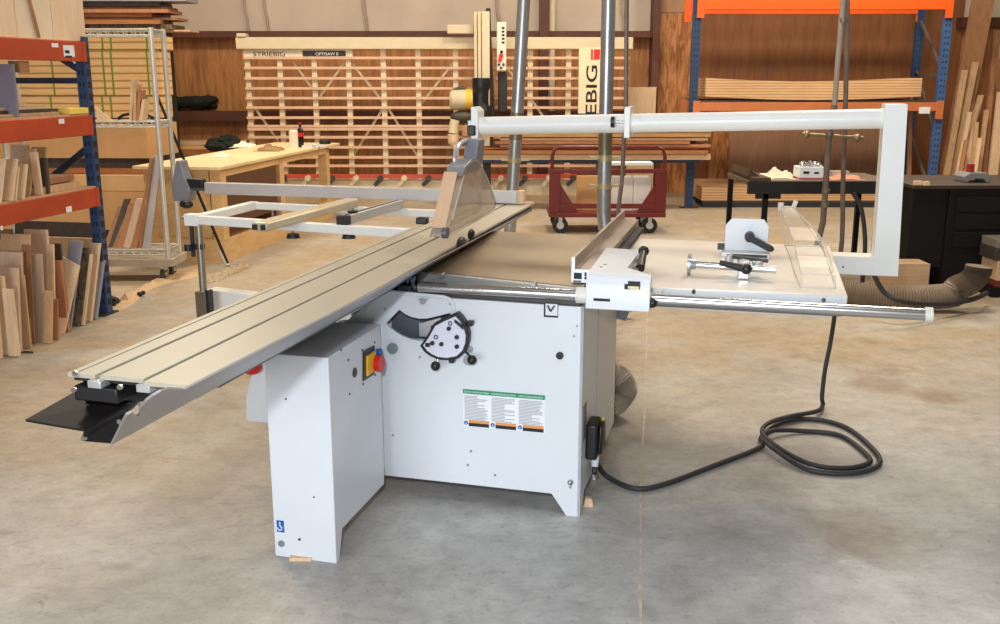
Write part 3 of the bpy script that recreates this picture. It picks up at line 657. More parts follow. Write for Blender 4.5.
# ------------------------------------------------------------ left pallet rack
LF = Frame(-2.82, 6.89, .192)
LF0 = LF
Lr = thing('pallet_rack', 'blue pallet rack with orange beams at the left edge, holding panels and offcuts', 'pallet rack', LF)
for y0 in (-2.7, -.1):
    for x0_ in (-.09, -1.1):
        u = MB().box(x0_+.015, x0_+.085, y0+.135, y0+.20, .01, 1.93).build('upright', rackB if x0_ == -.09 else dark, Lr, smooth=False, frame=LF)
        if y0 > -1:
            h = MB()
            for k in range(23):
                z = .08+.08*k
                h.box(x0_+.03, x0_+.042, y0+.133, y0+.135, z, z+.03).box(x0_+.056, x0_+.068, y0+.133, y0+.135, z, z+.03)
                h.box(x0_+.085, x0_+.087, y0+.15, y0+.19, z-.01, z+.035)
            tag(h.build('slots', printK, u, smooth=False, frame=LF), kind='stuff')
        MB().box(x0_-.02, x0_+.1, y0+.07, y0+.25, 0, .01).build('foot_plate', dark, Lr, smooth=False, frame=LF)
    for a_, c_ in ((1.15, .5), (1.7, 2.3)):
        MB().bar((-.08, y0+.17, a_+.02), (-1.05, y0+.17, c_), .03, .045).build('brace', paint('brace_blue', (34, 46, 66), .5), Lr, frame=LF)
    MB().bar((-.08, y0+.17, 1.64), (-1.05, y0+.17, 1.64), .03, .04).build('strut', paint('brace_blue', (34, 46, 66), .5), Lr, frame=LF)
for z0_, z1_ in ((1.765, 1.895), (1.275, 1.41), (.785, .915)):
    for x in (-.04, -1.06):
        o = MB().box(x, x+.05, -2.5, .04, z0_, z1_).build('load_beam', rackO, Lr, bevel=.006, frame=LF)
        if x == -.04: MB().box(x+.045, x+.053, .0, .04, z0_, z1_).build('beam_hook', rackO, o, smooth=False, frame=LF)
def lab(px0, py0, px1, py1, nm='beam_label'):
    a = LF.X(px0, py0, .0112); c = LF.X(px1, py1, .0112)
    return MB().box(.0105, .0115, a.y, c.y, c.z, a.z).build(nm, paper, Lr, smooth=False, frame=LF)
lab(51.5, 43, 58.5, 47.5); l1 = lab(63, 45, 75, 57)
q = LF.X(65, 52, .012); MB().box(.0116, .012, q.y, q.y+.05, q.z-.008, q.z+.012).box(.0116, .012, q.y, q.y+.075, q.z-.035, q.z-.022).build('print', printK, l1, smooth=False, frame=LF)
lab(58.5, 119, 64.5, 123.5); lab(66, 207, 72, 211.5); lab(.5, 226, 3, 230)
def shelf(z, m, lab_): tag(MB().box(-1.05, .0, -2.45, .02, z, z+.012).build('shelf_board', m, frame=LF, smooth=False), lab_, 'board', 'shelf boards of the left rack')
shelf(.915, tanB, 'thin shelf board lying on the lowest orange beam at left'); shelf(1.41, tanB, 'thin shelf board lying on the middle orange beam at left')
# standing boards: bottom right px, top right px, depth into rack, thickness px, material, x offset, floor z
def book(bx, by, tx, ty, dep, thp, m, lab_, x=0, z=None, g='offcuts standing on the floor of the left rack', cat='board', name='offcut_board', cut=0):
    b_ = LF.X(bx, by, x); t_ = LF.X(tx, ty, x)
    if z is not None:
        d = t_-b_; k = (z-b_.z)/d.z; b_ = b_+d*k
    th = thp*.0105*1.0
    pts = [(x, b_.y-th, b_.z), (x, b_.y, b_.z), (x, t_.y, t_.z), (x, t_.y-th, t_.z)]
    mb = MB().prism(pts, (-dep, 0, 0))
    if cut:
        mb = MB(); n = 1
        for (yy, zz, zz2) in ((t_.y, t_.z, t_.z+cut),): pass
        v = [(x, b_.y-th, b_.z), (x, b_.y, b_.z), (x, t_.y, t_.z), (x, t_.y-th, t_.z), (x-dep, b_.y-th, b_.z), (x-dep, b_.y, b_.z), (x-dep, t_.y, t_.z+cut), (x-dep, t_.y-th, t_.z+cut)]
        mb.add(v, [(0, 1, 2, 3), (7, 6, 5, 4), (0, 4, 5, 1), (1, 5, 6, 2), (2, 6, 7, 3), (3, 7, 4, 0)])
    return tag(mb.build(name, m, smooth=False, frame=LF), lab_, cat, g)
Fz = .004
for a in (
 (28, 330, 26, 239, .24, 3, tanB, 'broad tan board third in from the left rack edge, its top hidden in shade', -.10),
 (33, 330, 31, 234, .2, 2, tanB, 'tall tan board just left of the biggest pinkish panel', -.02),
 (59, 320, 48, 229.5, .16, 2.5, pinkB, 'tallest pinkish panel, tapering, in the middle of the lower rack', -.05),
 (35, 324, 31, 245, .06, 1.2, brnB, 'thin brown strip board with a dark edge', 0),
 (25, 334, 23, 252, .22, 2, pinkB, 'pinkish board second from the left edge of the rack floor', -.02),
 (22, 336, 19, 268, .2, 2, pinkB, 'shorter pinkish board in front of the second one', .03),
 (30, 328, 25, 275, .05, 1.2, tanB, 'narrow tan strip between two wide boards', .04),
 (11, 344, 5, 276, .1, 2, tanL, 'pale board leaning at the far left of the rack floor', .02),
 (3, 352, -4, 262, .1, 2, tanL, 'tan board cut by the left edge of the picture', .02),
 (19, 336, 14, 289, .07, 1.6, tanL, 'short pale-edged board near the left end of the rack floor', .10),
 (46, 324, 43, 254, .12, 2.4, paint('grey_tan', (176, 152, 128), .6), 'greyish board with a pale edge left of the small reddish block', .03),
 (56, 322, 54.5, 244, .05, 1.5, tanL, 'narrow pale-edged strip right of the tallest pinkish panel', 0),
 (53, 322, 53.5, 291, .06, 1.5, tanB, 'small tan offcut standing behind the reddish block', .10),
 (69, 314, 64, 260.5, .09, 3, redB, 'reddish brown board right of the tallest pinkish panel', .02),
 (66, 312, 61.5, 243.5, .12, 1.5, darkB, 'dark painted board behind the reddish brown one', -.04),
 (83, 312, 91.5, 247.5, .09, 2.5, camoB, 'mottled dark barky board leaning to the right', 0),
 (87, 311, 93.5, 254, .04, 1.5, tanL, 'thin tan strip right of the mottled dark board', .02),
 (94, 308, 101.5, 243, .07, 2.5, tanL, 'pale wide-edged board leaning right near the rack post', 0),
 (100, 302, 105.6, 260, .05, 2, greyB, 'grey board right beside the blue rack post', .0),
 (98, 306, 95, 238, .45, 2, tanB, 'large tan sheet at the back of the rack floor', -.25),
 (103, 300, 104, 223, .75, 1.5, darkB, 'dark sheet at the very back of the rack floor', -.3)):
    book(*a[:8], x=a[8], z=Fz)
book(59, 323, 58.3, 299, .12, 1, redB, 'small square reddish brown block in front of the pinkish panel', x=.09, z=Fz)
book(70, 312, 80.5, 266, .14, 1, tanL, 'light board with its top cut at a slant', x=.03, z=Fz, cut=.07)
book(76, 296, 83.5, 241, .1, 1.3, greyB, 'slate grey board leaning over the slant-cut one', x=.0, z=Fz)
rs = random.Random(5)
for k, (px, py, w, d_) in enumerate(((38, 337, .16, .05), (25, 338, .1, .08))):
    c = LF.Z(px, py, 0)
    tag(MB().box(c.x-w, c.x, c.y, c.y+d_, .001, .014).build('offcut_strip', pinkB, smooth=False, frame=LF), ('flat offcut strip lying on the floor in front of the left rack', 'smaller flat scrap lying on the floor nearer the left edge')[k], 'scrap')
for a in (
 (51, 197, 48, 158, .06, 1.8, darkB, 'dark charcoal board at the right end of the row on the lowest beam', .0),
 (48, 197, 47, 147, .1, 1.8, tanB, 'tan board behind the charcoal one', -.1),
 (44, 197, 38, 152, .05, 1.6, tanL, 'pale board leaning left, second from the charcoal one', 0),
 (30, 200, 37, 148.5, .08, 1.6, tanB, 'tan board leaning right behind the row', -.05),
 (24.5, 203, 28.5, 164, .09, 1.5, tanL, 'light board in the middle of the row', .02),
 (16.5, 204, 20, 167, .04, 1.2, tanL, 'thin light board left of the middle one', .02),
 (29, 200, 29.5, 145, .12, 2, pinkB, 'pinkish board rising behind the middle of the row', -.15),
 (13, 205.5, 18.5, 159, .12, 1.2, tanL, 'broad pale board second from the left of the row', .02),
 (1.5, 206, 6.5, 158, .12, 1.2, tanL, 'broad pale board first from the left of the row', .02)):
    book(*a[:8], x=a[8], z=.93, g='boards standing on the lowest orange beam at left')
a = LF.X(51, 190, -.05); z_ = .928
for k, (dx0, dx1, hh, m) in enumerate(((-.2, -.02, .045, tanB), (-.42, -.22, .05, tanL), (-.3, -.05, .04, brnB), (-.62, -.33, .045, tanB))):
    z0_ = z_ if k < 2 else z_+(.052 if k == 3 else .05)
    z0_ = [z_, z_, z_+.052, z_+.052][k]
    tag(MB().box(dx0, dx1, -.52, -.14, z0_, z0_+hh).build('offcut_block', m, smooth=False, frame=LF),
        ('lower front block lying beside the rack post', 'lower rear block lying beside the rack post', 'brown upper front block beside the rack post', 'upper rear block beside the rack post')[k], 'block', 'blocks lying flat beside the rack post')
tag(MB().box(-.7, -.66, -1.4, -.8, .928, 1.24).build('metal_sheet', paint('sheet_blue', (104, 108, 124), .5), smooth=False, frame=LF), 'dull blue grey sheet standing behind the row of boards on the lowest beam', 'sheet')
# middle shelf
b_ = LF.X(20, 120, -.02); t_ = LF.X(14, 60, -.02)
tag(MB().prism([(-.02, b_.y-.02, 1.424), (-.02, b_.y, 1.424), (-.02, t_.y, 1.74), (-.02, t_.y-.02, 1.74)], (-.5, 0, 0)).build('grey_panel', paint('panel_grey', (128, 122, 134), .55), smooth=False, frame=LF), 'grey laminate panel with pale edge standing on the middle beam at left', 'panel')
tag(MB().box(-.1, -.02, -.62, -.53, 1.69, 1.76).build('spacer_block', brnB, smooth=False, frame=LF), 'small brown wood block right under the top orange beam', 'block')
for k, (x0_, x1_, y0, y1, z0_, m) in enumerate(((-.75, -.04, -1.2, -.25, 1.424, tanB), (-.7, -.08, -1.1, -.2, 1.443, darkB), (-.66, -.1, -1.0, -.3, 1.462, tanL), (-.7, -.2, -.8, -.35, 1.481, tanL))):
    tag(MB().box(x0_, x1_, y0, y1, z0_, z0_+.017).build('thin_sheet', m, smooth=False, frame=LF), ('lowest tan sheet', 'dark second sheet', 'pale third sheet', 'topmost small pale sheet')[k]+' lying flat on the middle beam at left', 'sheet', 'sheets lying flat on the middle beam')
a = LF.X(72, 113, .02); c = LF.X(91, 121, .02)
tag(MB().box(-.1, .01, a.y, c.y, 1.423, 1.462).build('foam_block', flower, bevel=.004, frame=LF), 'small yellow foam block on the middle orange beam next to the post', 'block')
# top shelf: tall pale panels
for k, (y0, y1, x, m, l_) in enumerate(((-2.4, -.62, -.02, peach, 'large peach panel standing on the top orange beam, its seam slanting'), (-.6, -.26, -.02, paint('panel_cream', (226, 208, 180), .6), 'narrow cream panel in the middle of the top beam row'), (-.25, .1, -.02, peach, 'peach panel standing on the top beam above the blue post'))):
    tag(MB().box(x-.02, x, y0, y1, 1.9, 2.9).build('tall_panel', m, smooth=False, frame=LF), l_, 'panel', 'tall panels standing on the top orange beam')
tag(MB().bar((-.008, -.60, 2.6), (-.008, -.42, 1.905), .012, .016).build('thin_stick', brnB, frame=LF), 'thin dark batten leaning on the pale panels above the top beam', 'batten')
tag(MB().box(-1.0, .0, -2.5, -.1, 1.896, 1.9).build('thin_sheet', tanL, smooth=False, frame=LF), 'thin pale sheet lying on the top orange beam under the tall panels', 'sheet')
# sawdust heap
SD = MB(); rr_ = random.Random(2)
cx, cy = WF.Z(140, 290, 0).x, WF.Z(140, 290, 0).y
n = 30; vs = []; fs = []
P0, P1 = WF.Z(85, 314, 0), WF.Z(200, 268, 0)
for i in range(n+1):
    for j in range(9):
        u = i/n; v = j/8*2-1; c = P0.lerp(P1, u); hgt = max(0, (1-v*v))*math.sin(PI*min(1, max(0, u)))*.035*rr_.uniform(.5, 1.2)
        wd = .16+.06*math.sin(u*9)
        vs.append((c.x+v*wd*.5+.05*math.sin(u*7), c.y-v*wd, .001+hgt))
for i in range(n):
    for j in range(8): a_ = i*9+j; fs.append((a_, a_+1, a_+10, a_+9))
tag(SD.add(vs, fs).build('sawdust', sawdust), 'low drift of orange sawdust on the floor between rack and bench', 'sawdust', kind='stuff')
c = WF.Z(112, 306, 0)
tag(MB().prism([(c.x-.05, c.y, 0), (c.x+.06, c.y, 0), (c.x+.03, c.y, .05), (c.x-.03, c.y, .07)], (0, .06, 0)).cyl((c.x-.04, c.y-.04, .02), (c.x+.05, c.y-.06, .03), .018).build('metal_bracket', black, bevel=.003), 'small black metal bracket on the floor at the foot of the rack post', 'bracket')
c = WF.Z(122, 303, 0)
tag(MB().prism([(c.x-.04, c.y, 0), (c.x+.05, c.y+.02, 0), (c.x+.03, c.y, .08)], (0, .02, 0)).build('wood_wedge', tanL), 'pale triangular wood wedge on the floor beside the black bracket', 'wedge')
c = WF.Z(140, 297, 0)
tag(MB().ball((c.x, c.y, .022), .022).ball((c.x+.02, c.y+.02, .03), .018).build('loose_knob', black), 'small black knob lying in the sawdust', 'knob')  # a loose black knob, not a clamp
c = WF.Z(10, 354, 0)
tag(MB().tube(bez([(c.x-.1, c.y, .008), (c.x, c.y-.03, .01), (c.x+.08, c.y+.02, .008), (c.x+.14, c.y, .01)], 4), .006, 6).build('wire_scrap', black), 'little piece of black wire on the floor at the left edge', 'wire')

# ------------------------------------------------------------- wire shelving cart
WC = Frame(-2.77, 8.15, .0)
W = thing('wire_shelf_cart', 'tall silver wire shelving cart on casters behind the left rack', 'wire shelving', WC)
Lw, Dw = 1.25, .3
zs = (.22, 1.27, 1.99)
for x in (-Lw, -.0):
    for y in (0, Dw): MB().cyl((x, y, .13), (x, y, 2.05), .021, n=12).build('post', wire, W, frame=WC)
for z in zs:
    m = MB()
    for y in (0, Dw):
        m.cyl((-Lw, y, z), (0, y, z), .007, n=6).cyl((-Lw, y, z+.045), (0, y, z+.045), .007, n=6)
        pts = [(-Lw+Lw*i/36, y, z+(.045 if i % 2 else 0)) for i in range(37)]; m.tube(pts, .005, 5)
    for x in (-Lw, 0):
        m.cyl((x, 0, z), (x, Dw, z), .007, n=6).cyl((x, 0, z+.045), (x, Dw, z+.045), .007, n=6)
        m.tube([(x, Dw*i/12, z+(.045 if i % 2 else 0)) for i in range(13)], .005, 5)
    for i in range(40): x = -Lw+Lw*(i+.5)/40; m.cyl((x, 0, z+.04), (x, Dw, z+.04), .004, n=5)
    m.build('wire_shelf', wire, W, smooth=False, frame=WC)
MB().box(-Lw-.03, .05, -.04, Dw+.04, .13, .19).build('base_board', paint('base_grey_wood', (172, 158, 138), .7, var=.2), W, smooth=False, frame=WC)
for x in (-Lw+.08, -.06):
    for y in (.04, Dw-.04):
        w = MB().cyl((x-.015, y, .055), (x+.015, y, .055), .055, n=18).build('wheel', paint('wheel_grey', (70, 66, 64), .6), W, frame=WC)
        MB().box(x-.025, x+.025, y-.03, y+.03, .09, .13).cyl((x-.022, y, .055), (x+.022, y, .055), .02).build('caster_plate', wire, w, frame=WC)
for k, (bx, tx, ty, w_, m) in enumerate(((104, 118, 206, 7, brnB), (109, 124, 199, 6, darkB), (113, 130, 203, 7, brnB), (118, 128, 205, 7, redB), (124, 136, 199, 7, pinkB), (131, 146, 187, 7, redB), (139, 149.5, 158, 3, brnB))):
    t_ = WC.Y(tx, ty, .34-.02*k); b_ = WC.Y(bx, 256, .1); b_.z = .268; wm = w_*8.3/F
    mb = MB().prism([(b_.x, b_.y, b_.z), (b_.x+wm, b_.y, b_.z), (t_.x+wm, t_.y, t_.z), (t_.x, t_.y, t_.z)], (0, .02+.008*k, 0))
    tag(mb.build('leaning_strip', m, smooth=False, frame=WC), ('leftmost brown strip', 'dark second strip', 'brown third strip', 'reddish fourth strip', 'pinkish fifth strip', 'reddish strip topped with pale ends, sixth', 'tallest brown strip, last to the right')[k]+' leaning on the bottom of the wire cart', 'board', 'strips leaning on the bottom wire shelf')
t_ = WC.Y(153, 155, .28); b_ = WC.Y(141, 252, .12); b_.z = .268
tag(MB().prism([(b_.x, b_.y, b_.z), (b_.x+.08, b_.y, b_.z), (t_.x+.07, t_.y, t_.z), (t_.x, t_.y, t_.z)], (0, .012, 0)).build('metal_strip', paint('strip_light', (196, 192, 190), .4, metal=.3), smooth=False, frame=WC), 'long light grey metal strip leaning in the wire cart beside the posts', 'metal strip')
for k, (px, ty, m) in enumerate(((136, 80, pinkB), (139, 84, tanB), (143, 90, redB), (147, 99, tanL))):
    a = WC.Y(px, ty, .3); tag(MB().prism([(a.x-.03, .15, 1.318), (a.x, .15, 1.318), (a.x+.035, .15, a.z), (a.x+.012, .15, a.z)], (0, .12, 0)).build('upright_strip', m, smooth=False, frame=WC), ('tallest pinkish strip', 'tan second strip', 'reddish third strip', 'shortest pale strip')[k]+' standing on the middle shelf of the wire cart', 'board', 'strips on the middle wire shelf')
a = WC.Y(98, 134, .1)
tag(MB().prism([(a.x, .1, 1.318), (a.x+.13, .1, 1.318), (a.x+.0, .1, 1.43)], (0, .015, 0)).build('wood_triangle', tanL, smooth=False, frame=WC), 'pale triangular offcut on the middle shelf of the wire cart', 'offcut')
tag(MB().tube(bez([(a.x+.1, .3, 1.325), (a.x+.16, .3, 1.36), (a.x+.3, .3, 1.37), (a.x+.42, .3, 1.33)], 5), .012, 8).build('black_cable', black, frame=WC), 'short black cable lying on the middle shelf of the wire cart', 'cable')

# --------------------------------------------- strapped lumber and long boxes behind
YL = 10.6
def LB(px1, y0, y1, d0, d1, m, name, label, cat, g=None, px0=-60, Y=YL, z0=None, sm=False):
    a = at(px0, y0, Y); c = at(px1, y1, Y)
    return tag(MB().box(a.x, c.x, Y+d0, Y+d1, c.z if z0 is None else z0, a.z).build(name, m, smooth=sm), label, cat, g)
packs = ((36, 49.6, 'top'), (50.2, 95.5, 'thickest, middle'), (96.2, 118, 'lowest'))
for k, (y0, y1, w) in enumerate(packs):
    o = LB(162.5, y0, y1, 0, .35, packM, 'plywood_pack', w+' plywood pack of the green-strapped pile behind the wire cart', 'plywood pack', 'green strapped plywood packs')
    for px in (49.5, 101, 109.5, 145.5):
        s_ = MB(); a = at(px, y0, YL); c = at(px+.9, y1, YL); s_.box(a.x, a.x+.018, YL-.004, YL, c.z, a.z)
        s_.build('green_strap', strapM, o, smooth=False)
zb_ = at(100, 118, YL).z
for x in (-5.2, -4.5, -3.8): tag(MB().box(x, x+.1, YL+.03, YL+.32, at(100, 124, YL).z, zb_+.002).build('bearer', darkB), 'dark bearer between the strapped packs and the long boards', 'bearer', 'dark bearers under the strapped packs')
# long members running away along the left wall, seen from their right side
LG = Frame(-3.66, 10.35, .05)
def lng(name, x0_, x1_, y0, y1, z0_, z1_, m, label, cat, g=None):
    return tag(MB().box(x0_, x1_, y0, y1, z0_, z1_).build(name, m, smooth=False, frame=LG), label, cat, g)
zt_ = at(100, 124, YL).z-.002
lng('long_box', -1.6, .0, .05, .9, zt_-.34, zt_, paint('box_tan', (214, 166, 112), .6, var=.05), 'long smooth tan box directly under the strapped plywood packs', 'long box')
lng('long_beam', -1.5, -.12, .1, .8, zt_-.44, zt_-.345, darkB, 'dark beam under the long tan box', 'beam')
lng('long_beam', -1.6, .0, .0, .9, zt_-.5, zt_-.443, brnH, 'brown beam under the dark beam in the pile at left', 'beam')
zc_ = zt_-.505
lng('long_beam', -1.6, .03, -.1, .9, zc_-.16, zc_-.0, paint('box_tan2', (222, 178, 124), .6, var=.06), 'pale plank with a rounded front under the brown beam', 'beam')
lng('long_box', -1.6, .05, -.12, .9, .12, zc_-.165, paint('box_tan', (214, 166, 112), .6), 'large tan box at the bottom of the pile behind the wire cart', 'long box')
lng('long_bearer', -1.5, .0, -.05, .8, 0, .12, darkB, 'dark bearer on the floor under the large tan box', 'bearer')
# upper pile on the wall brackets
YU = 12.5
for k, (y0, y1, x1_, m) in enumerate(((-6, 1, 186, greyB), (1.2, 5.8, 158, darkB), (6, 8.8, 165, brnH), (9, 12.6, 168, redB), (12.8, 16.7, 150, brnH), (17, 19.5, 174, redB), (19.8, 24, 160, brnH), (24.2, 29, 171, camoB), (29.3, 31, 187, tanH2))):
    o = LB(x1_, y0, y1, .06*(k % 3), .5+.05*(k % 2), m, 'stored_board', ('grey topmost board', 'dark board, second from top', 'thin brown board, third', 'reddish board, fourth', 'short brown board, fifth', 'reddish board with a long tip, sixth', 'brown board, seventh', 'mottled dark board, eighth', 'thin pale board sticking out farthest, lowest')[k]+' in the pile above the wire cart', 'board', 'boards stored above the wire cart', px0=60, Y=YU)
UR = thing('bracket_rack', 'dark bracket rack holding boards on the wall above the wire cart', 'rack', WF, -5, YU, 0)
for x in (-5.4, -4.3): MB().box(x-.04, x+.04, YU+.75, YU+.85, 0, 3).build('post', dark, UR); MB().box(x-.04, x+.04, YU, YU+.8, at(100, 34, YU).z, at(100, 31.2, YU).z).build('arm', dark, UR)
# dark green netting heap and planks at back left
for k, (px0_, px1_, y0, y1, m, lb_) in enumerate(((150, 243, 141.5, 145, tanH2, 'pale plank lying far back left of the panel saw, upper'), (165, 236, 145.5, 149.5, tanH, 'tan plank lying far back left of the panel saw, middle'), (168, 225, 150, 156, brnH, 'brown plank lying far back left of the panel saw, lower'))):
    LB(px1_, y0, y1, 0, .4, m, 'back_plank', lb_, 'plank', 'planks far back beside the panel saw', px0=px0_, Y=13.6)
BR = thing('plank_rack', 'dark low rack carrying planks at the back wall left of the panel saw', 'rack', WF, -4.2, 13.8, 0)
zz_ = at(200, 156, 13.6).z
MB().box(at(150, 150, 13.6).x, at(236, 150, 13.6).x, 13.6, 14.05, zz_-.07, zz_-.004).build('shelf', darkB, BR)
for px in (152, 190, 230): x = at(px, 150, 13.6).x; MB().box(x-.04, x+.04, 13.65, 14.0, 0, zz_-.07).build('leg', dark, BR)
def netting(px0, px1, y0, y1, Y, label, zmin=0):
    mb = MB(); rr_ = random.Random(int(px0)); a = at(px0, y0, Y); c = at(px1, y1, Y); c.z = max(c.z, zmin); a.z = max(a.z, c.z+.2)
    for k in range(26):
        mb.ball((rr_.uniform(a.x+.05, c.x-.05), Y+rr_.uniform(-.1, .1), rr_.uniform(c.z+.03, a.z-.05)), rr_.uniform(.05, .1), (1.6, 1, .7), 8)
    return tag(mb.build('netting_heap', paint('netting_green', (26, 34, 24), .9, var=.5, scale=20, bump=1)), label, 'netting')
netting(162, 212, 107, 122, 14.68, 'dark green bundle lying on the brown girt of the back wall', 1.22)
netting(212, 238, 143, 150, 13.5, 'dark green bundle behind the bench top at the far planks')

# ----------------------------------------------------------------- assembly bench
BF = Frame(-2.5, 8.9, .15)
BN = thing('assembly_bench', 'long pale plywood assembly bench running away behind the saw', 'workbench', BF)
zb = .885; Lb = 3.5; Wb = .84
MB().box(-Wb, .0, 0, Lb, zb-.028, zb).build('bench_top', benchM, BN, frame=BF, bevel=.002)
for x, y in ((-.14, .08), (-.14, Lb/2-.2), (-.14, Lb-.42), (-Wb+.06, .08), (-Wb+.06, Lb-.42)):
    MB().box(x, x+.1, y, y+.12, 0.0, zb-.028).build('leg', benchV, BN, smooth=False, frame=BF)
MB().box(-.05, -.03, .06, Lb-.25, .0, .22).box(-Wb+.08, -.05, .06, .08, .0, .22).build('base_board', benchV, BN, smooth=False, frame=BF)
MB().box(-Wb+.06, -.16, .1, .12, .22, zb-.03).build('end_panel', benchV, BN, smooth=False, frame=BF)
MB().box(-Wb+.08, -.05, .12, Lb-.3, .14, .17).build('lower_shelf', benchV, BN, smooth=False, frame=BF)
MB().box(-.06, -.045, .2, 1.45, .32, zb-.06).box(-.5, -.06, 1.42, 1.45, .2, zb-.06).build('opening_shade_panel', paint('opening_shade_brown', (92, 58, 34), .7), BN, smooth=False, frame=BF)  # brown panel darkened to carry the shade of the opening under the top
MB().box(-.07, -.04, .2, Lb-.3, zb-.1, zb-.03).build('apron', benchV, BN, smooth=False, frame=BF)
def onbench(px, py, z=zb): return BF.Z(px, py, z)
for k, (px, py, s, l_) in enumerate(((221, 157, .085, 'crumpled white paper nearest on the assembly bench'), (244, 147, .12, 'larger crumpled white paper farther along the bench edge'), (270, 150.5, .13, 'brown crumpled rag in the middle of the bench top'))):
    p = BF.w(*onbench(px, py)); rag('crumpled_paper' if k < 2 else 'crumpled_rag', p.x, p.y, zb+.001, s, s*1.2, s*.6, paint('paper_cream', (240, 226, 200), .8) if k < 2 else paint('rag_brown', (150, 116, 78), .9, var=.3, bump=1), l_, 'paper' if k < 2 else 'rag')
p = BF.w(*onbench(294, 148)); h_ = .19
tag(MB().cyl((p.x, p.y, zb), (p.x, p.y, zb+h_), .05, n=20).cyl((p.x, p.y, zb+h_), (p.x, p.y, zb+h_+.012), .046, .03).build('white_canister', paint('canister', (240, 228, 206), .5)), 'white cylindrical canister on the far part of the bench', 'canister')
p = BF.w(*onbench(301, 147))
BO = thing('cola_bottle', 'dark soft drink bottle with red label beside the white canister', 'bottle', WF, p.x, p.y, zb)
MB().tube([(p.x, p.y, zb+z) for z in (0, .02, .09, .14, .2, .225, .26)], [.03, .036, .036, .036, .032, .016, .013], 16).build('bottle_body', paint('cola', (26, 12, 10), .1), BO)
MB().cyl((p.x, p.y, zb+.12), (p.x, p.y, zb+.165), .0375).build('red_label', red, BO)
MB().cyl((p.x, p.y, zb+.26), (p.x, p.y, zb+.28), .015).build('cap', red, BO)
p = BF.w(*onbench(325, 144)); tag(MB().cyl((p.x, p.y, zb), (p.x, p.y, zb+.05), .07, n=24).build('tape_roll', black, bevel=.01), 'black tape roll at the far end of the bench', 'tape')
p = BF.w(*onbench(314, 147.3)); tag(MB().bar((p.x-.14, p.y, zb+.012), (p.x+.14, p.y+.05, zb+.012), .05, .022).ball((p.x, p.y, zb+.025), .025).build('hand_plane_tool', alu), 'small metal hand tool between the bottle and the tape roll', 'tool')
a = at(330, 144.5, BF.w(0, Lb).y+.1)
# mop
mh = WF.Z(228, 268, .03)
MP = thing('dust_mop', 'long-handled dust mop leaning on the lumber pile with its dirty head on the floor', 'mop', WF, mh.x, mh.y, 0)
top_ = at(156, 93, mh.y+.55)
MB().cyl(mh+Vector((0, 0, .04)), top_, .013, n=10).build('handle', blackM, MP)
MB().cyl(mh+Vector((0, 0, .02)), mh.lerp(top_, .1), .02, n=10).build('socket', wire, MP)
n = 36; mb = MB(); rm = random.Random(4)
a, c = WF.Z(208, 282, 0), WF.Z(249, 265, 0)
vs = []; fs = []
for i in range(n+1):
    for j in range(9):
        u = i/n; v = j/8*2-1; q = a.lerp(c, u); w_ = .11*(1-.35*(2*u-1)**2)*(1+.12*rm.uniform(-1, 1))
        vs.append((q.x+v*.4*w_, q.y-v*w_*1.1, .003+.05*max(0, 1-v*v)*rm.uniform(.6, 1.1)*(1-.8*abs(2*u-1)**4)))
for i in range(n):
    for j in range(8): a_ = i*9+j; fs.append((a_, a_+1, a_+10, a_+9))
MB().add(vs, fs).build('mop_head', mopM, MP)
# ================================================================ sliding table saw
_o = WF.Z(580, 517, 0)
MF = Frame(_o.x, _o.y, .254)
SAW = thing('sliding_table_saw', 'large white sliding table saw with overhead guard arm in the middle of the shop', 'table saw', MF)
def mb(b, name, mat, parent=SAW, **k): return b.build(name, mat, parent, frame=MF, **k)
def P(px, py, y=0.0): return MF.Y(px, py, y)
# ---- main cabinet: front panel with the curved slot
outer = [(-.98, .09), (-.113, .085), (-.055, 0), (0, 0), (0, .833), (-.50, .838), (-.779, .846), (-.92, .73), (-.98, .72)]
slot = [(386, 323.3), (399.2, 309.7), (406, 314.5), (412, 317.2), (419, 318.6), (427, 318.5), (436, 316.5), (450.5, 312.9), (450, 340), (423.3, 341), (416, 340.5), (408.9, 338.5), (402, 335.8), (396, 332.3), (390.5, 328)]
slot = [(P(*q).x, P(*q).z) for q in slot]
cab = MB().holed([(x, 0, z) for x, z in outer], [(x, 0, z) for x, z in slot], (0, .012, 0))
cab.prism([(-.98, .13, .09), (-.004, .13, .09), (-.004, .13, .83), (-.77, .13, .83), (-.9, .13, .72), (-.98, .13, .72)], (0, .77, 0))
side = [(0, 0, 0), (0, .03, 0), (0, .08, .075), (0, .36, .075), (0, .375, 0), (0, .4, 0), (0, .41, .075), (0, .9, .075), (0, .9, .832), (0, 0, .832)]
cab.prism([(p[0]-.012, p[1]+.0, p[2]) for p in side], (.012, 0, 0))
cab.box(-.98, -.012, .012, .13, .09, .1).box(-.76, -.012, .012, .13, .81, .825)
CAB = mb(cab, 'cabinet', white)
mb(MB().prism([(-.80, .115, .64), (-.50, .115, .64), (-.50, .115, .80), (-.80, .115, .80)], (0, .012, 0)), 'slot_back', slot_shade, CAB)  # darker than the cabinet: shade inside the slot put into the colour
q0, q1 = P(414, 326), P(426, 341)
mb(MB().box(q0.x, q1.x, .06, .11, q1.z, q0.z).bar((q0.x+.01, .05, q0.z-.01), (q1.x+.05, .05, q0.z+.02), .02, .02), 'slot_bracket', alu, CAB)
lip = [(-.925, -.004, .728), (-.785, -.004, .849), (-.775, -.004, .852), (-.54, -.004, .843), (-.515, -.004, .835), (-.503, -.004, .818), (-.50, -.004, .79)]
mb(MB().tube(lip, .008, 10), 'cover_lip', white, CAB)
mb(MB().box(-.985, -.94, -.0, .01, .12, .70), 'panel_gap', dark, CAB)
g0 = [P(x, y, .0) for x, y in ((246.5, 421), (246, 398), (254, 366), (258, 358), (300, 358), (300, 426))]
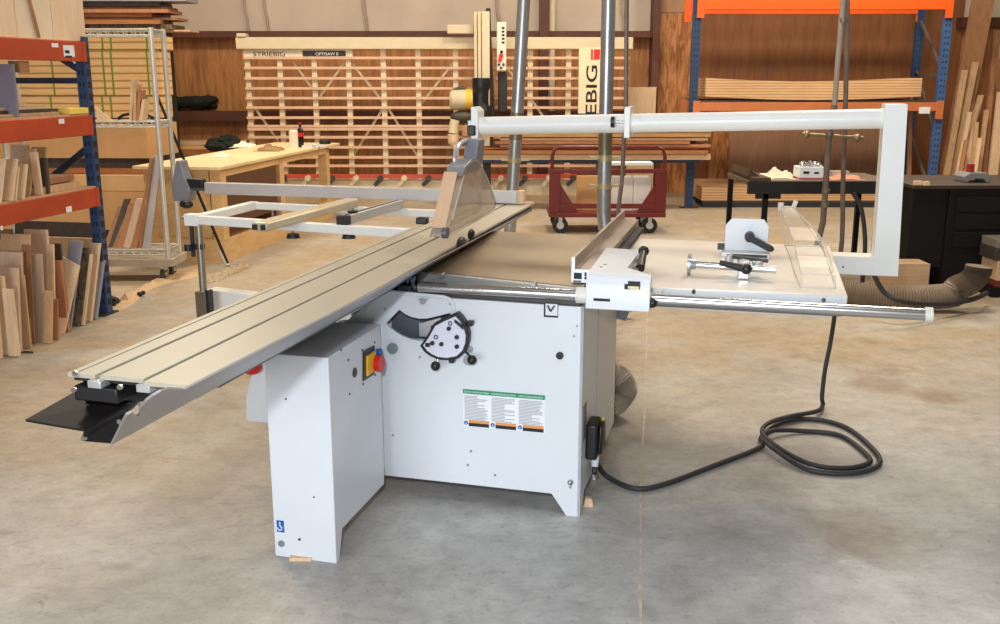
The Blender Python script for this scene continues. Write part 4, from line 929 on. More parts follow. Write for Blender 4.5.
mb(MB().prism([(p.x, .0, p.z) for p in g0], (0, .25, 0)), 'side_housing', white, bevel=.002)
p = P(252, 367, -.02); mb(MB().ball((p.x, p.y, p.z), .04, (1, 1, .8)), 'red_knob', red)
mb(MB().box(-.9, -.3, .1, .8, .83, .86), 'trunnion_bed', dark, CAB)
mb(MB().box(P(399, 285, .1).x, P(411, 285, .1).x, .08, .2, .83, P(405, 285.5, .1).z).cyl((P(406, 284, .1).x, .12, .86), (P(406, 284, .1).x, .12, .895), .006).bar(P(410, 276, .1), P(415, 289, .1), .008, .012).bar(P(415, 276, .1), P(412, 288, .1), .008, .012), 'stop_bracket', paint('bracket_grey', (150, 160, 180), .4, metal=.4), CAB, bevel=.004)
# hand wheel plate with scale
rim = [(422.7, 343.7), (429, 335), (436.5, 321.5), (446, 316.5), (459.5, 310.5), (464, 315), (468.5, 321.5), (471.5, 332), (471, 341), (467.5, 350), (461, 356), (450.5, 358), (440, 357), (433, 354), (427, 349.5)]
rc = [(P(*q).x, P(*q).z) for q in rim]; cx_ = sum(a for a, _ in rc)/len(rc); cz_ = sum(b for _, b in rc)/len(rc)
D1 = mb(MB().prism([(x, -.035, z) for x, z in rc], (0, .036, 0)), 'tilt_indicator', black, bevel=.003)
mb(MB().prism([(cx_+(x-cx_)*.86, -.039, cz_+(z-cz_)*.86) for x, z in rc], (0, .006, 0)), 'indicator_face', paint('face_lilac', (216, 218, 232), .4), D1)
for px, py in ((449, 328.5), (457, 337), (457, 346.5), (441.5, 344), (432.5, 343)):
    p = P(px, py, -.04); mb(MB().cyl((p.x, -.046, p.z), (p.x, -.039, p.z), .0085, n=12), 'hole', black, D1)
for px, py in ((450.3, 323.3), (436, 337)):
    p = P(px, py, -.04); o_ = MB().tube([(p.x+.007*math.cos(2*PI*i/12), -.041, p.z+.007*math.sin(2*PI*i/12)) for i in range(12)], .002, 6, closed=True); mb(o_, 'ring_mark', black, D1)
m_ = MB()
for i in range(7):
    p = P(455+i*1.3, 321+i*.9, -.04); m_.box(p.x-.003, p.x+.002, -.042, -.039, p.z-.006-.001*i, p.z+.006)
mb(m_, 'scale_marks', black, D1)
for px, py in ((469.5, 324), (451, 361), (427.5, 345)):
    p = P(px, py, -.04); mb(MB().box(p.x-.011, p.x+.011, -.04, -.01, p.z-.009, p.z+.009), 'rim_lug', black, D1, bevel=.003)
for px, py, qx, qy, r in ((435.5, 366, 438, 357, .019), (472, 360, 466, 353, .019)):
    p, q = P(px, py, -.06), P(qx, qy, -.03)
    k_ = mb(MB().ball((p.x, -.06, p.z), r), 'ball_knob', black)
    mb(MB().cyl((p.x, -.05, p.z), (q.x, -.02, q.z), .006, n=10), 'stem', chrome, k_)
for px, py, r, dpt in ((393, 348, .022, .012), (468.5, 360, .02, .006), (470, 349, .013, .008)):
    p = P(px, py); k_ = mb(MB().cyl((p.x, -dpt, p.z), (p.x, 0, p.z), r, n=24), 'bolt_head', paint('bolt_grey', (150, 158, 160), .3, metal=.5), CAB)
p = P(423.5, 301); mb(MB().cyl((p.x, -.012, p.z), (p.x, 0, p.z), .012, n=14).bar((p.x-.02, -.006, p.z+.008), (p.x+.02, -.006, p.z+.008), .006, .004), 'wing_screw', zinc, CAB)
p = P(551, 310.5); mb(MB().box(p.x-.027, p.x+.027, -.002, .001, p.z-.026, p.z+.026), 'notch_frame', black, CAB)
mb(MB().box(p.x-.02, p.x+.025, -.004, -.001, p.z-.018, p.z+.026), 'notch_plate', white, CAB)
mb(MB().bar((p.x-.012, -.006, p.z+.02), (p.x, -.006, p.z-.002), .004, .006).bar((p.x+.014, -.006, p.z+.02), (p.x, -.006, p.z-.002), .004, .006), 'notch_mark', black, CAB)
p = P(560, 355.3); mb(MB().cyl((p.x, -.01, p.z), (p.x, 0, p.z), .014, n=18), 'black_plug', black, CAB)
for px, py in ((385, 309), (420, 357), (574, 336), (471, 451), (468, 465), (495, 475), (393, 435), (577, 326), (450, 304)):
    p = P(px, py); mb(MB().cyl((p.x, -.003, p.z), (p.x, 0, p.z), .005, n=10), 'screw', zinc, CAB)
p = P(570.5, 482); mb(MB().ball((p.x, -.006, p.z), .011).cyl((p.x, -.004, p.z-.02), (p.x, 0, p.z-.02), .005), 'foot_bolt', zinc, CAB)
# safety label
def quadlabel(x0, x1, z0, z1, m, name, par, y=-.0012, th=.0012): return mb(MB().box(x0, x1, y-th, y, z0, z1), name, m, par, smooth=False)
lx0, lx1 = -.468, -.143; lz1, lz0 = .482, .330
LBL = quadlabel(lx0, lx1, lz0, lz1, paper, 'safety_label', CAB, y=0)
quadlabel(lx0, lx1, lz1-.018, lz1, greenL, 'green_header', LBL)
lw = (lx1-lx0)/3
for i, s in enumerate(('SAFETY INSTRUCTIONS', 'CONSIGNES DE SECURITE', 'INSTRUCCIONES DE SEGURIDAD')):
    cx0 = lx0+lw*i
    text('header_lettering', s, .0095, paper, CAB if 0 else LBL.parent, facing(MF, cx0+.005, -.0026, lz1-.0135), sx=(.98, .88, .68)[i])
    ln = MB(); r_ = random.Random(i)
    for k in range(17):
        z = lz1-.026-k*.0058; ln.box(cx0+.006, cx0+lw-.01-r_.choice((0, 0, .01, .04)), -.0019, -.0011, z-.0028, z)
    mb(ln, 'print_lines', printG, LBL, smooth=False)
    mb(MB().box(cx0+.022, cx0+lw-.004, -.0019, -.0011, lz0+.016, lz0+.028), 'orange_print', orangeP, LBL, smooth=False)
    mb(MB().box(cx0+.022, cx0+lw-.004, -.0019, -.0011, lz0+.002, lz0+.016), 'black_print', printK, LBL, smooth=False)
    mb(MB().cyl((cx0+.011, -.0019, lz0+.015), (cx0+.011, -.0011, lz0+.015), .0085, n=18), 'blue_symbol', blueL, LBL)
    mb(MB().box(cx0+.0095, cx0+.0125, -.0024, -.0018, lz0+.01, lz0+.018), 'symbol_mark', paper, LBL, smooth=False)
# right side details: seam, plate, black inlet
mb(MB().box(0, .002, .34, .347, .1, .82), 'side_seam', grey_p, CAB)
mb(MB().box(0, .003, .02, .09, .3, .44), 'side_plate', paint('plate_brownish', (120, 112, 104), .5), CAB)
s0 = MF.X(594, 432, .04)
mb(MB().box(0, .045, .09, .21, .2, .345).prism([(.045, .1, .22), (.045, .2, .22), (.045, .19, .335), (.045, .12, .335)], (.018, 0, 0)), 'power_inlet', black, SAW, bevel=.012)
mb(MB().tube([(.05, .205+.035*math.cos(a), .275+.06*math.sin(a)) for a in [i*PI/8-PI/2 for i in range(9)]], .008, 8), 'yellow_ring', paint('ring_olive', (176, 156, 40), .5), SAW)
mb(MB().cyl((.03, .15, .2), (.03, .15, .155), .018, .014), 'cable_gland', white, SAW)
mb(MB().prism([(.0, .9, .58), (.0, .9, .66), (.05, .9, .60), (.04, .9, .57)], (0, .05, 0)), 'motor_cover', grey_p, SAW)
# ---- electrical box
bx = MB().prism([(-.757, -.59, 0), (-.757, -.565, 0), (-.757, -.53, .105), (-.757, -.12, .105), (-.757, -.12, .748), (-.757, -.59, .748)], (-.235, 0, 0))
BOX = mb(bx, 'control_box', white, bevel=.003)
mb(MB().box(-.95, -.80, -.12, .0, .12, .72), 'box_mount', white)
def Q(px, py): return MF.X(px, py, -.757)
def onside(quad, x0, x1): return MB().prism([(x0, Q(*q).y, Q(*q).z) for q in quad], (x1-x0, 0, 0))
ES = mb(onside(((362.5, 351.5), (373.3, 345.5), (373.3, 374), (362.5, 381)), -.757, -.752), 'switch_plate', black, BOX)
mb(onside(((365, 356), (373, 350.5), (373, 369.5), (365, 376)), -.752, -.745), 'switch_cover', yellow, ES)
q = Q(373, 363); mb(MB().cyl((-.745, q.y, q.z), (-.722, q.y, q.z), .03, .033, n=24), 'stop_button', red, ES)
q = Q(376, 352); mb(MB().cyl((-.752, q.y, q.z), (-.735, q.y, q.z), .014, n=18), 'blue_button', blueL, ES)
q = Q(354.5, 372.5); mb(MB().cyl((-.757, q.y, q.z), (-.754, q.y, q.z), .018, n=20), 'round_cap', black, BOX)
for px, py in ((348, 360), (349.5, 394), (363, 384), (362, 350), (374.5, 342.5), (375, 375), (341, 350)):
    q = Q(px, py); mb(MB().cyl((-.757, q.y, q.z), (-.755, q.y, q.z), .0045, n=10), 'screw', dark, BOX)
def Pf(px, py): return MF.Y(px, py, -.59)
a, c = Pf(276.5, 520), Pf(284.5, 532.5)
LG_ = mb(MB().box(a.x, c.x, -.5915, -.59, c.z, a.z), 'lifting_mark', blueL, BOX, smooth=False)
xm = (a.x+c.x)/2; zm = (a.z+c.z)/2
hk = [(xm-.001, zm+.017), (xm-.001, zm+.004), (xm+.006, zm-.003), (xm+.005, zm-.012), (xm-.003, zm-.015), (xm-.009, zm-.010), (xm-.009, zm-.004)]
mb(MB().tube([(x, -.5925, z) for x, z in hk], .0024, 6), 'hook_symbol', paper, LG_)
p = Pf(281.5, 543.5); mb(MB().cyl((p.x, -.594, p.z), (p.x, -.59, p.z), .012, n=20), 'grey_cap', paint('cap_grey', (120, 128, 138), .5), BOX)
for px, py, r in ((299.5, 539.3, .005), (286, 399, .0035), (314, 497, .003)): p = Pf(px, py); mb(MB().cyl((p.x, -.592, p.z), (p.x, -.59, p.z), r, n=10), 'screw', dark, BOX)
a, c = WF.Z(290, 560, 0), WF.Z(310, 565, 0)
tag(MB().box(a.x, c.x, a.y-.01, a.y+.09, 0, .012).build('wood_shim', tanL), 'thin wooden shim sticking out under the foot of the white control box', 'shim')
c = WF.Z(588, 506, 0); tag(MB().prism([(c.x-.02, c.y-.01, 0), (c.x+.02, c.y-.01, 0), (c.x+.015, c.y-.005, .03), (c.x-.01, c.y-.005, .035)], (0, .02, 0)).build('wood_chip', tanL), 'small wood chip on the floor at the right front foot of the saw cabinet', 'chip')

# ---- sliding table
zt = .90; y0, y1 = -1.385, 2.47
ST = mb(MB().box(-1.135, -1.052, y0, y1, zt-.012, zt).box(-1.038, -.908, y0, y1, zt-.012, zt).box(-.894, -.75, y0-.02, y1, zt-.012, zt).box(-1.115, -1.108, y0, y1, zt, zt+.003), 'sliding_table', slideM, bevel=.0015)
mb(MB().box(-1.13, -.76, y0+.02, y1-.01, zt-.026, zt-.008), 'table_slots', printK, ST, smooth=False)
bs = [(-1.13, .873), (-1.13, .80), (-1.10, .715), (-1.01, .71), (-.80, .85), (-.765, .873)]
mb(MB().prism([(x, y0+.4, z) for x, z in bs], (0, y1-y0-.5, 0)), 'carriage_beam', aluB, ST)
mb(MB().box(-.762, -.752, y0+.1, y1-.02, .857, zt-.023), 'overhang_shade_strip', paint('overhang_shade_grey', (110, 112, 116), .4, metal=.5), ST)  # dark grey puts the shade under the table overhang into the colour
# silver cheek: the slanting right side of the carriage beam with its curved near outline
def onplane(px, py, p0, n):
    r = ray(px, py); o = MF.loc((0, 0, H)); q = MF.loc((r[0], r[1], H+r[2])); d = q-o
    t = (Vector(p0)-o).dot(n)/d.dot(n); return o+d*t
pn = Vector((.84-.70, 0, -(1.0-.79))).normalized(); p00 = (-1.0, 0, .70)
ol = [onplane(x, y, p00, pn) for x, y in ((183, 388), (168, 387), (160, 389), (152, 393.5), (145, 399), (140, 405.5), (138, 414), (134, 414), (131, 410), (125.5, 413), (110.5, 443.5))]
ol += [Vector((-1.0, y1-.1, .70)), Vector((-.765, y1-.1, .70+.235*.14/.21))]
mb(MB().prism([tuple(v) for v in ol], tuple(-pn*-.004)), 'beam_cheek', aluB, ST, smooth=False)
mb(MB().prism([(-1.12, y0+.10, .80), (-.90, y0+.10, .80), (-.80, y0+.10, .848), (-.80, y0+.10, .873), (-1.12, y0+.10, .873)], (0, .04, 0)), 'end_cover', black, ST, smooth=False)
mb(MB().prism([(-1.12, y0+.04, .80), (-1.12, y0+.04, .873), (-1.115, y0+.04, .873), (-1.115, y0+.04, .80)], (0, .1, 0)), 'end_side', black, ST, smooth=False)
f_ = [MF.Z(x, y, z) for x, y, z in ((25.5, 419.5, .79), (84, 429.5, .77), (141, 396.5, .80), (76, 391, .81))]
mb(MB().prism([tuple(v) for v in f_], (0, 0, -.006)), 'end_flap', blackG, ST, smooth=False)
g_ = [MF.Z(x, y, z) for x, y, z in ((84, 429, .765), (81.5, 441, .725), (110, 443.5, .70), (125.5, 413, .765), (139, 400, .80), (125, 404, .795))]
mb(MB().prism([tuple(v) for v in g_], (0, .03, .0)), 'lower_cover', black, ST, smooth=False)
mb(MB().box(-1.12, -.99, y0+.0, y0+.09, .825, .866), 'black_block', black, ST, bevel=.004)
for px, py in ((120, 387), (167, 386.5), (141, 404.5), (120, 421.5), (75, 373), (74, 390), (84, 438)):
    p = MF.Y(px, py, y0-.065 if px not in (167,) else y0-.01); mb(MB().cyl((p.x, p.y-.004, p.z), (p.x, p.y+.004, p.z), .007, n=12), 'bolt', chrome, ST)
for x in (-1.045, -.901): mb(MB().box(x-.02, x+.02, y0-.015, y0+.03, .868, .888), 'slot_end', alu, ST, bevel=.002)
# crosscut fence on the far end
CFb = mb(MB().box(-2.97, -.83, 2.38, 2.44, .905, .98), 'crosscut_fence', aluD if 0 else paint('fence_anodised', (186, 182, 180), .4, metal=.3, var=.04), bevel=.003)
mb(MB().box(-.83, -.79, 2.385, 2.435, .905, .985).box(-.83, -.74, 2.42, 2.46, .9, .912), 'wood_end', tanL, CFb)
mb(MB().box(-3.1, -2.97, 2.39, 2.43, .925, .965), 'fence_extension', paint('ext_grey', (96, 98, 104), .4, metal=.5), CFb)
c = MF.Y(182, 186, 2.38)
mb(MB().prism([(c.x-.06, 2.36, c.z-.10), (c.x+.05, 2.36, c.z-.10), (c.x+.07, 2.36, c.z-.02), (c.x+.03, 2.36, c.z+.08), (c.x+.01, 2.36, c.z+.17), (c.x-.02, 2.36, c.z+.17), (c.x-.05, 2.36, c.z+.06), (c.x-.07, 2.36, c.z)], (0, .09, 0)), 'end_bracket', paint('bracket_grey2', (128, 130, 136), .45, metal=.3), CFb, bevel=.006)
mb(MB().box(c.x+.03, c.x+.16, 2.37, 2.42, c.z-.01, c.z+.05), 'clamp_lever', black, CFb, bevel=.006)
mb(MB().ball((c.x+.03, 2.37, c.z-.12), .05, (1, .6, .6)), 'bracket_knob', black, CFb)
# outrigger frame
zf = .87
OF = mb(MB().bar((-2.63, 1.655, zf-.025), (-1.14, 1.45, zf-.025), .05, .05).bar((-2.60, 1.65, zf-.025), (-2.60, 2.37, zf-.025), .06, .05).bar((-2.6, 2.34, zf-.025), (-1.14, 2.25, zf-.025), .04, .045).box(-2.66, -2.57, 1.62, 1.69, zf-.06, zf+.008), 'outrigger_frame', white2, bevel=.004)
mb(MB().cyl((-2.69, 1.66, zf-.02), (-2.66, 1.66, zf-.02), .014), 'end_bolt', chrome, OF)
e1 = MB().bar((-1.925, 1.16, .895), (-1.88, 2.3, .895), .095, .05)
X1 = mb(e1, 'support_rail', paint('rail_anodised', (196, 184, 158), .4, metal=.35), OF, bevel=.012)
mb(MB().box(-1.963, -1.935, 1.148, 1.16, .88, .91).box(-1.915, -1.887, 1.148, 1.16, .88, .91), 'rail_slot', black, X1, bevel=.004)
X2 = mb(MB().bar((-1.60, 1.54, .895), (-1.56, 2.28, .895), .06, .05), 'support_rail', paint('rail_silver', (190, 190, 188), .4, metal=.35), OF, bevel=.003)
mb(MB().box(-1.64, -1.57, 1.50, 1.545, .862, .92), 'rail_cap', black, X2, bevel=.003)
mb(MB().bar((-1.60, 1.54, .9215), (-1.56, 2.26, .9215), .012, .003), 'rail_slot', black, X2)
for x, y, z0_, z1_ in ((-1.93, 1.555, .79, .845), (-1.62, 1.62, .79, .845), (-2.45, 2.32, .76, .845), (-1.60, 1.64, .92, .945)):
    k_ = mb(MB().cyl((x, y, z0_-.012), (x, y, z0_+.012), .04 if z0_ < .9 else .02, .032, n=20), 'clamp_knob', black, OF)
    mb(MB().cyl((x, y, z0_), (x, y, z1_), .009, n=10), 'stem', chrome, k_)
lx, ly = -2.59, 1.665
lz = MF.X(203, 300, lx).z
mb(MB().cyl((lx, ly, lz-.06), (lx, ly, zf-.04), .022, n=16), 'support_leg', paint('leg_zinc', (158, 154, 142), .3, metal=.8), SAW)
mb(MB().cyl((lx-.05, ly, .62), (lx-.05, ly, zf-.04), .013, n=10), 'guide_rod', dark, SAW)
mb(MB().cyl((lx-.06, ly-.03, .66), (lx-.06, ly-.03, .70), .026, n=16).box(lx-.05, lx+.02, ly-.02, ly+.02, .665, .70), 'leg_knob', black, SAW, bevel=.003)
mb(MB().box(lx-.045, lx+.025, ly-.025, ly+.025, lz-.11, lz+.05), 'leg_socket', paint('socket_olive', (110, 104, 88), .45, metal=.5), SAW, bevel=.003)
za = lz+.03
a1, a2 = MF.Z(208, 289, za), MF.Z(262, 294, za); a1.y += .03; d_ = (a2-a1).normalized(); a3 = a1+d_*1.9
mb(MB().bar((a1.x, a1.y, za-.07), (a3.x, a3.y, za-.07), .1, .14), 'swing_arm', white2, SAW, bevel=.003)
mb(MB().box(lx+.025, lx+.045, ly-.02, ly+.03, lz-.12, lz+.06), 'arm_cap', black, SAW, bevel=.003)
p = MF.Y(214, 296, a1.y-.04); mb(MB().cyl((p.x, p.y-.02, p.z), (p.x, p.y+.02, p.z), .009, n=10), 'arm_bolt', chrome, SAW)
# ---- cast iron table, front strip, rail
TB = mb(MB().prism([(-.70, .20, zt-.035), (-.012, .045, zt-.035), (-.012, 1.285, zt-.035), (-.70, 1.30, zt-.035)], (0, 0, .035)), 'cast_iron_table', castM, bevel=.002)
mb(MB().prism([(-.71, .17, zt-.042), (-.03, .015, zt-.042), (-.03, .04, zt-.042), (-.71, .195, zt-.042)], (0, 0, .04)), 'front_strip', paint('strip_silver', (176, 176, 178), .4, metal=.4), TB)
for px, py in ((443, 274.5), (535, 283.8)):
    p = MF.Y(px, py, .13 if px < 500 else .05); mb(MB().cyl((p.x, p.y-.03, p.z), (p.x, p.y+.01, p.z), .008, n=12), 'bolt', zinc, TB)
mb(MB().box(-.65, -.05, .25, 1.2, .78, zt-.026), 'table_ribs', dark, TB)
mb(MB().box(-.62, -.02, .03, .16, .832, .858), 'rail_bracket', paint('bracket_dark', (84, 78, 74), .5, metal=.3), TB)
ra, rb = MF.Y(419, 286.5, .0), MF.Y(931, 315, .0)
RL = mb(MB().cyl(ra, rb, .0205, n=24), 'guide_rail', chrome)
mb(MB().cyl(rb-Vector((.02, 0, 0)), rb+Vector((.004, 0, 0)), .026, n=24), 'rail_end', paint('rail_end', (210, 208, 200), .4), RL)
mb(MB().box(ra.x+.01, rb.x-.02, .022, .034, .868, .874), 'scale_strip', paint('scale_brass', (214, 196, 150), .35, metal=.3), RL)
# ---- extension table
EX = mb(MB().prism([(.0, .10, zt-.045), (.925, .13, zt-.045), (.93, 1.25, zt-.045), (.0, 1.25, zt-.045)], (0, 0, .045)), 'extension_table', extM, bevel=.004)
mb(MB().box(.0, .90, .10, .102, zt-.044, zt-.002).prism([(.0, .096, zt-.044), (.92, .126, zt-.044), (.92, .13, zt-.044), (.0, .1, zt-.044)], (0, 0, .04)), 'front_rim', white, EX, bevel=.001)
for px, py in ((694, 291.5), (823.5, 299.5)):
    p = MF.Y(px, py, .11); mb(MB().cyl((p.x, p.y-.01, p.z), (p.x, p.y+.02, p.z), .008, n=12), 'bolt', dark, EX)
mb(MB().box(.05, .88, .2, .24, .80, zt-.046).box(.05, .88, 1.1, 1.14, .80, zt-.046), 'under_frame', white2, EX)
mb(MB().box(.1, .9, .03, .1, .845, .86), 'rail_bracket', paint('bracket_dark', (84, 78, 74), .5, metal=.3), EX)
# ---- rip fence
RFx = -.068
prof = [(-.068, .905), (.015, .905), (.015, .955), (-.055, .955), (-.055, 1.0), (-.068, 1.0)]
RF = mb(MB().prism([(x, .10, z) for x, z in prof], (0, 1.42, 0)), 'rip_fence', aluD, bevel=.001)
mb(MB().prism([(x, .0985, z) for x, z in prof], (0, .0012, 0)), 'cut_end', paint('cut_alu', (222, 226, 232), .4, metal=.2), RF)
mb(MB().box(-.058, -.028, .097, .099, .918, .942).box(-.018, -.010, .097, .099, .93, .945).box(-.018, .005, .097, .099, .918, .928).box(-.06, -.03, .097, .099, .907, .912), 'end_slots', printK, RF)
mb(MB().box(.018, .05, .5, 1.45, .905, .925), 'fence_guide', dark, RF)
# fence housing
zh = .968
T_ = [MF.Z(x, y, zh) for x, y in ((589.5, 270.5), (606, 247.5), (641, 250), (627.5, 267.5), (651.5, 276))]
yf = min(T_[0].y, T_[4].y)
hx0, hx1 = T_[0].x, T_[4].x
yb_ = T_[1].y
hb_ = MB().prism([(hx0, yf, zh), (T_[1].x+.0, yb_, zh), (T_[2].x, T_[2].y, zh), (T_[3].x, T_[3].y, zh), (hx1, yf+.02, zh)], (0, 0, -.06))
zlow = MF.Y(618, 310.5, yf-.03).z
fp = [(yf+.02, zh), (yf, zh-.004), (yf-.02, zh-.02), (yf-.03, zh-.045), (yf-.03, zlow), (yf-.02, zlow), (yf+.01, zlow)]
hb_.prism([(hx0, y, z) for y, z in fp+[(yf+.02, zlow+.0)]], (hx1-hx0, 0, 0))
HS = mb(hb_, 'fence_housing', white, bevel=.003)
yw = yf-.031
def W_(px0, py0, px1, py1, name, m, th=.001):
    a, c = MF.Y(px0, py0, yw), MF.Y(px1, py1, yw); return mb(MB().box(a.x, c.x, yw-th, yw+.0005, c.z, a.z), name, m, HS, smooth=False)
W_(628, 281, 640, 289.5, 'scale_window', printK); W_(624.5, 284, 630, 289.5, 'scale_window', printK); W_(628, 286, 639, 289.2, 'scale_tape', paint('tape_cream', (222, 206, 160), .5), .0016)
W_(593.5, 298, 610, 301.7, 'name_plate', printK)
pp = MF.Y(595.5, 301.0, yw-.0015); text('plate_lettering', 'RADIAL', .009, paper, HS, facing(MF, pp.x, yw-.002, pp.z), sx=1.3) if 0 else None
for px, py in ((601, 267), (605, 264.5)):
    p = MF.Z(px, py, zh); mb(MB().cyl((p.x, p.y, zh-.001), (p.x, p.y, zh+.001), .006, n=12), 'screw', dark, HS)
m_ = MB()
for px, py in ((596, 274.5), (599, 274.7), (606, 276), (611, 275.8), (614, 276.5), (622, 280)):
    p = MF.Y(px, py, yw+.012); m_.box(p.x-.003, p.x+.003, yw+.0, yw+.02, p.z-.002, p.z)
p, q = MF.Z(641, 256, zh-.005), MF.Z(631, 268, zh-.03)
LV = mb(MB().bar((p.x-.02, p.y, zh-.03), (q.x-.0, q.y, zh-.03), .06, .03), 'lever_bracket', paint('lever_alu', (150, 140, 128), .4, metal=.4), HS, bevel=.004)
mb(MB().cyl(p+Vector((.01, 0, .02)), q+Vector((.035, 0, .0)), .014, .018, n=14).ball(p+Vector((.01, 0, .02)), .022), 'lever', black, HS)
p = MF.Y(651, 303, yw+.03); mb(MB().ball((p.x+.005, p.y, p.z), .018).cyl((p.x-.02, p.y, p.z), (p.x, p.y, p.z), .008), 'side_knob', black, HS)
p = MF.Y(582, 297, .0); mb(MB().cyl((p.x-.02, 0, ra.z), (p.x+.025, 0, ra.z), .03, n=20), 'rail_collar', paint('collar_white', (214, 212, 204), .4), HS)
mb(MB().box(hx0+.01, hx1-.02, yf, .12, .905, .93), 'slide_block', dark, HS)
p = MF.Y(655, 286, .06); mb(MB().box(hx1, hx1+.03, .06, .1, .87, .895), 'rail_clip', paint('collar_white', (214, 212, 204), .4), HS)

# ---- guard arm, post
YA = 1.33
pTL, pTR, pBR = MF.Y(885, 104, 1.27), MF.Y(908, 103, 1.27), MF.Y(898, 277, 1.27)
px0_, px1_ = pTL.x, pTR.x
lbt = MF.Y(833, 256, 1.27).z; lbb = pBR.z
xb0, xb1 = pBR.x-.11, pBR.x
post = MB()
ztop = pTL.z
post.prism([(xb0, 1.27, lbb), (xb1, 1.27, lbb), (px1_, 1.27, ztop), (px0_, 1.27, ztop)], (0, .13, 0))
PO = mb(post, 'guard_post', white2, bevel=.004)
mb(MB().box(.2, xb0+.02, 1.272, 1.395, lbb, lbt), 'post_foot', white2, bevel=.004)
aL, aR = MF.Y(481, 126, YA), MF.Y(882, 118.6, YA)
aR.x = px0_+.01
AR = mb(MB().cyl(aL, aR, .0445, n=32), 'guard_arm', white2)
for px, py in ((862, 262),): p = MF.Y(843, 267, 1.27); mb(MB().cyl((p.x, 1.268, p.z), (p.x, 1.272, p.z), .004), 'screw', dark, PO)
cpp = MF.Y(627.5, 122, YA-.05)
CL = mb(MB().box(cpp.x-.014, cpp.x+.014, YA-.07, YA+.07, MF.Y(627, 138, YA-.07).z, MF.Y(627, 107, YA-.07).z), 'arm_clamp', white2, AR, bevel=.003)
p = MF.Y(614.5, 122, YA-.06); mb(MB().cyl((p.x-.016, YA-.06, p.z), (p.x+.0, YA-.06, p.z), .026, n=20), 'clamp_knob', black, CL)
mb(MB().cyl((p.x, YA-.06, p.z), (cpp.x, YA-.06, p.z), .006), 'knob_stem', chrome, CL)
gx = aL.x
GP = mb(MB().prism([(gx-.035, YA-.06, MF.Y(475, 139, YA-.06).z), (gx+.0, YA-.06, MF.Y(475, 139, YA-.06).z), (gx+.0, YA-.06, MF.Y(475, 111, YA-.06).z), (gx-.02, YA-.06, MF.Y(475, 107, YA-.06).z), (gx-.035, YA-.06, MF.Y(475, 107, YA-.06).z)], (0, .12, 0)), 'arm_end_plate', white2, AR, bevel=.003)
mb(MB().box(gx-.06, gx-.035, YA-.04, YA+.02, GP and MF.Y(475, 132, YA).z, MF.Y(475, 120, YA).z), 'plate_bolt', paint('bolt_grey', (150, 158, 160), .3, metal=.5), GP, bevel=.004)
# ---- blade guard
gxr, gxl = -.70, -.775
def G(px, py, x=gxr): v = MF.X(px, py, x); return (v.y, v.z)
pr = [G(447, 237), G(452, 220), G(463, 178), G(466, 166), G(471, 161.5), (G(476, 160))]
pr += [G(480, 164), G(487, 178), G(492, 192), G(495.5, 203), G(494.5, 209), G(491, 212.5)]
hood = MB().prism([(gxr, y, z) for y, z in pr], (gxl-gxr, 0, 0))
HD = mb(hood, 'blade_guard', smoke)
fr = MB()
for x in (gxr+.001, gxl-.001): fr.tube([(x, y, z) for y, z in pr], .0035, 6, closed=True)
mb(fr, 'guard_edges', paint('edge_plastic', (196, 186, 172), .3), HD)
y_, z_ = G(459, 172); y2, z2 = G(447, 228)
mb(MB().prism([(gxl+.006, y_-.004, z_), (gxr-.006, y_-.004, z_), (gxr-.006, y2-.004, z2), (gxl+.006, y2-.004, z2)], (0, .004, 0)), 'front_strip', paint('strip_tan', (204, 170, 138), .5), HD)
yc_, zc2 = G(471, 172)
cap = [G(462, 176), G(464, 167), G(471, 159), G(477, 158.5), G(481, 164), G(478, 170), G(470, 171)]
mb(MB().prism([(gxr+.004, y, z) for y, z in cap], (gxl-gxr-.008, 0, 0)), 'guard_cap', paint('cap_casting', (140, 142, 148), .4, metal=.4), HD, bevel=.003)
bt, tp = G(473, 160), G(473, 135)
cq = [G(479, 139), G(485, 139), G(483, 164), G(476, 164)]
mb(MB().prism([(gxr, y, z) for y, z in cq], (gxl-gxr+.008, 0, 0)), 'guard_carrier', paint('carrier_grey', (134, 138, 148), .4, metal=.4), HD, bevel=.006)
mb(MB().box(gx-.05, gx-.01, YA-.08, YA-.02, tp[1]-.02, tp[1]+.03), 'carrier_lever', black, HD, bevel=.006)
hl = [MF.X(x, y, gxl+.01) for x, y in ((455, 166), (455, 156), (458, 146), (464, 141), (470, 141), (474, 143))]
mb(MB().tube(bez(hl, 5), .011, 10), 'guard_handle', paint('handle_alu', (186, 188, 194), .3, metal=.5), HD)
w1 = G(437, 231, gxl); 
mb(MB().cyl((gxl-.012, w1[0], w1[1]), (gxl+.012, w1[0], w1[1]), .028, n=20).cyl((gxr-.02, G(447, 233)[0], G(447, 233)[1]), (gxr+.004, G(447, 233)[0], G(447, 233)[1]), .024, n=20), 'guide_roller', paint('roller_grey', (96, 96, 98), .4, metal=.3), HD)
p0_ = G(430, 222, gxl)
mb(MB().box(gxl-.06, gxl-.01, p0_[0]-.02, p0_[0]+.02, p0_[1]-.01, p0_[1]+.02), 'hood_knob', black, HD, bevel=.006)
# saw blade inside
bl = []; yb0 = .93; zb0 = .735; R_ = .17
for i in range(96): a_ = 2*PI*i/96; r_ = R_ if i % 2 else R_-.008; bl.append((-.727, yb0+r_*math.cos(a_), zb0+r_*math.sin(a_)))
mb(MB().prism(bl, (.003, 0, 0)), 'saw_blade', paint('blade_steel', (170, 168, 164), .3, metal=.9))
# black clamp knobs on the slide edge
for px, py, r, tl in ((461.5, 246.5, .045, .5), (471.5, 237, .035, .4)):
    v = MF.X(px, py, -.68); mb(MB().ball((-.69, v.y+.03, v.z+.008), r*1.15, (.35, 1.0, .62), 16), 'slide_knob', black, ST)

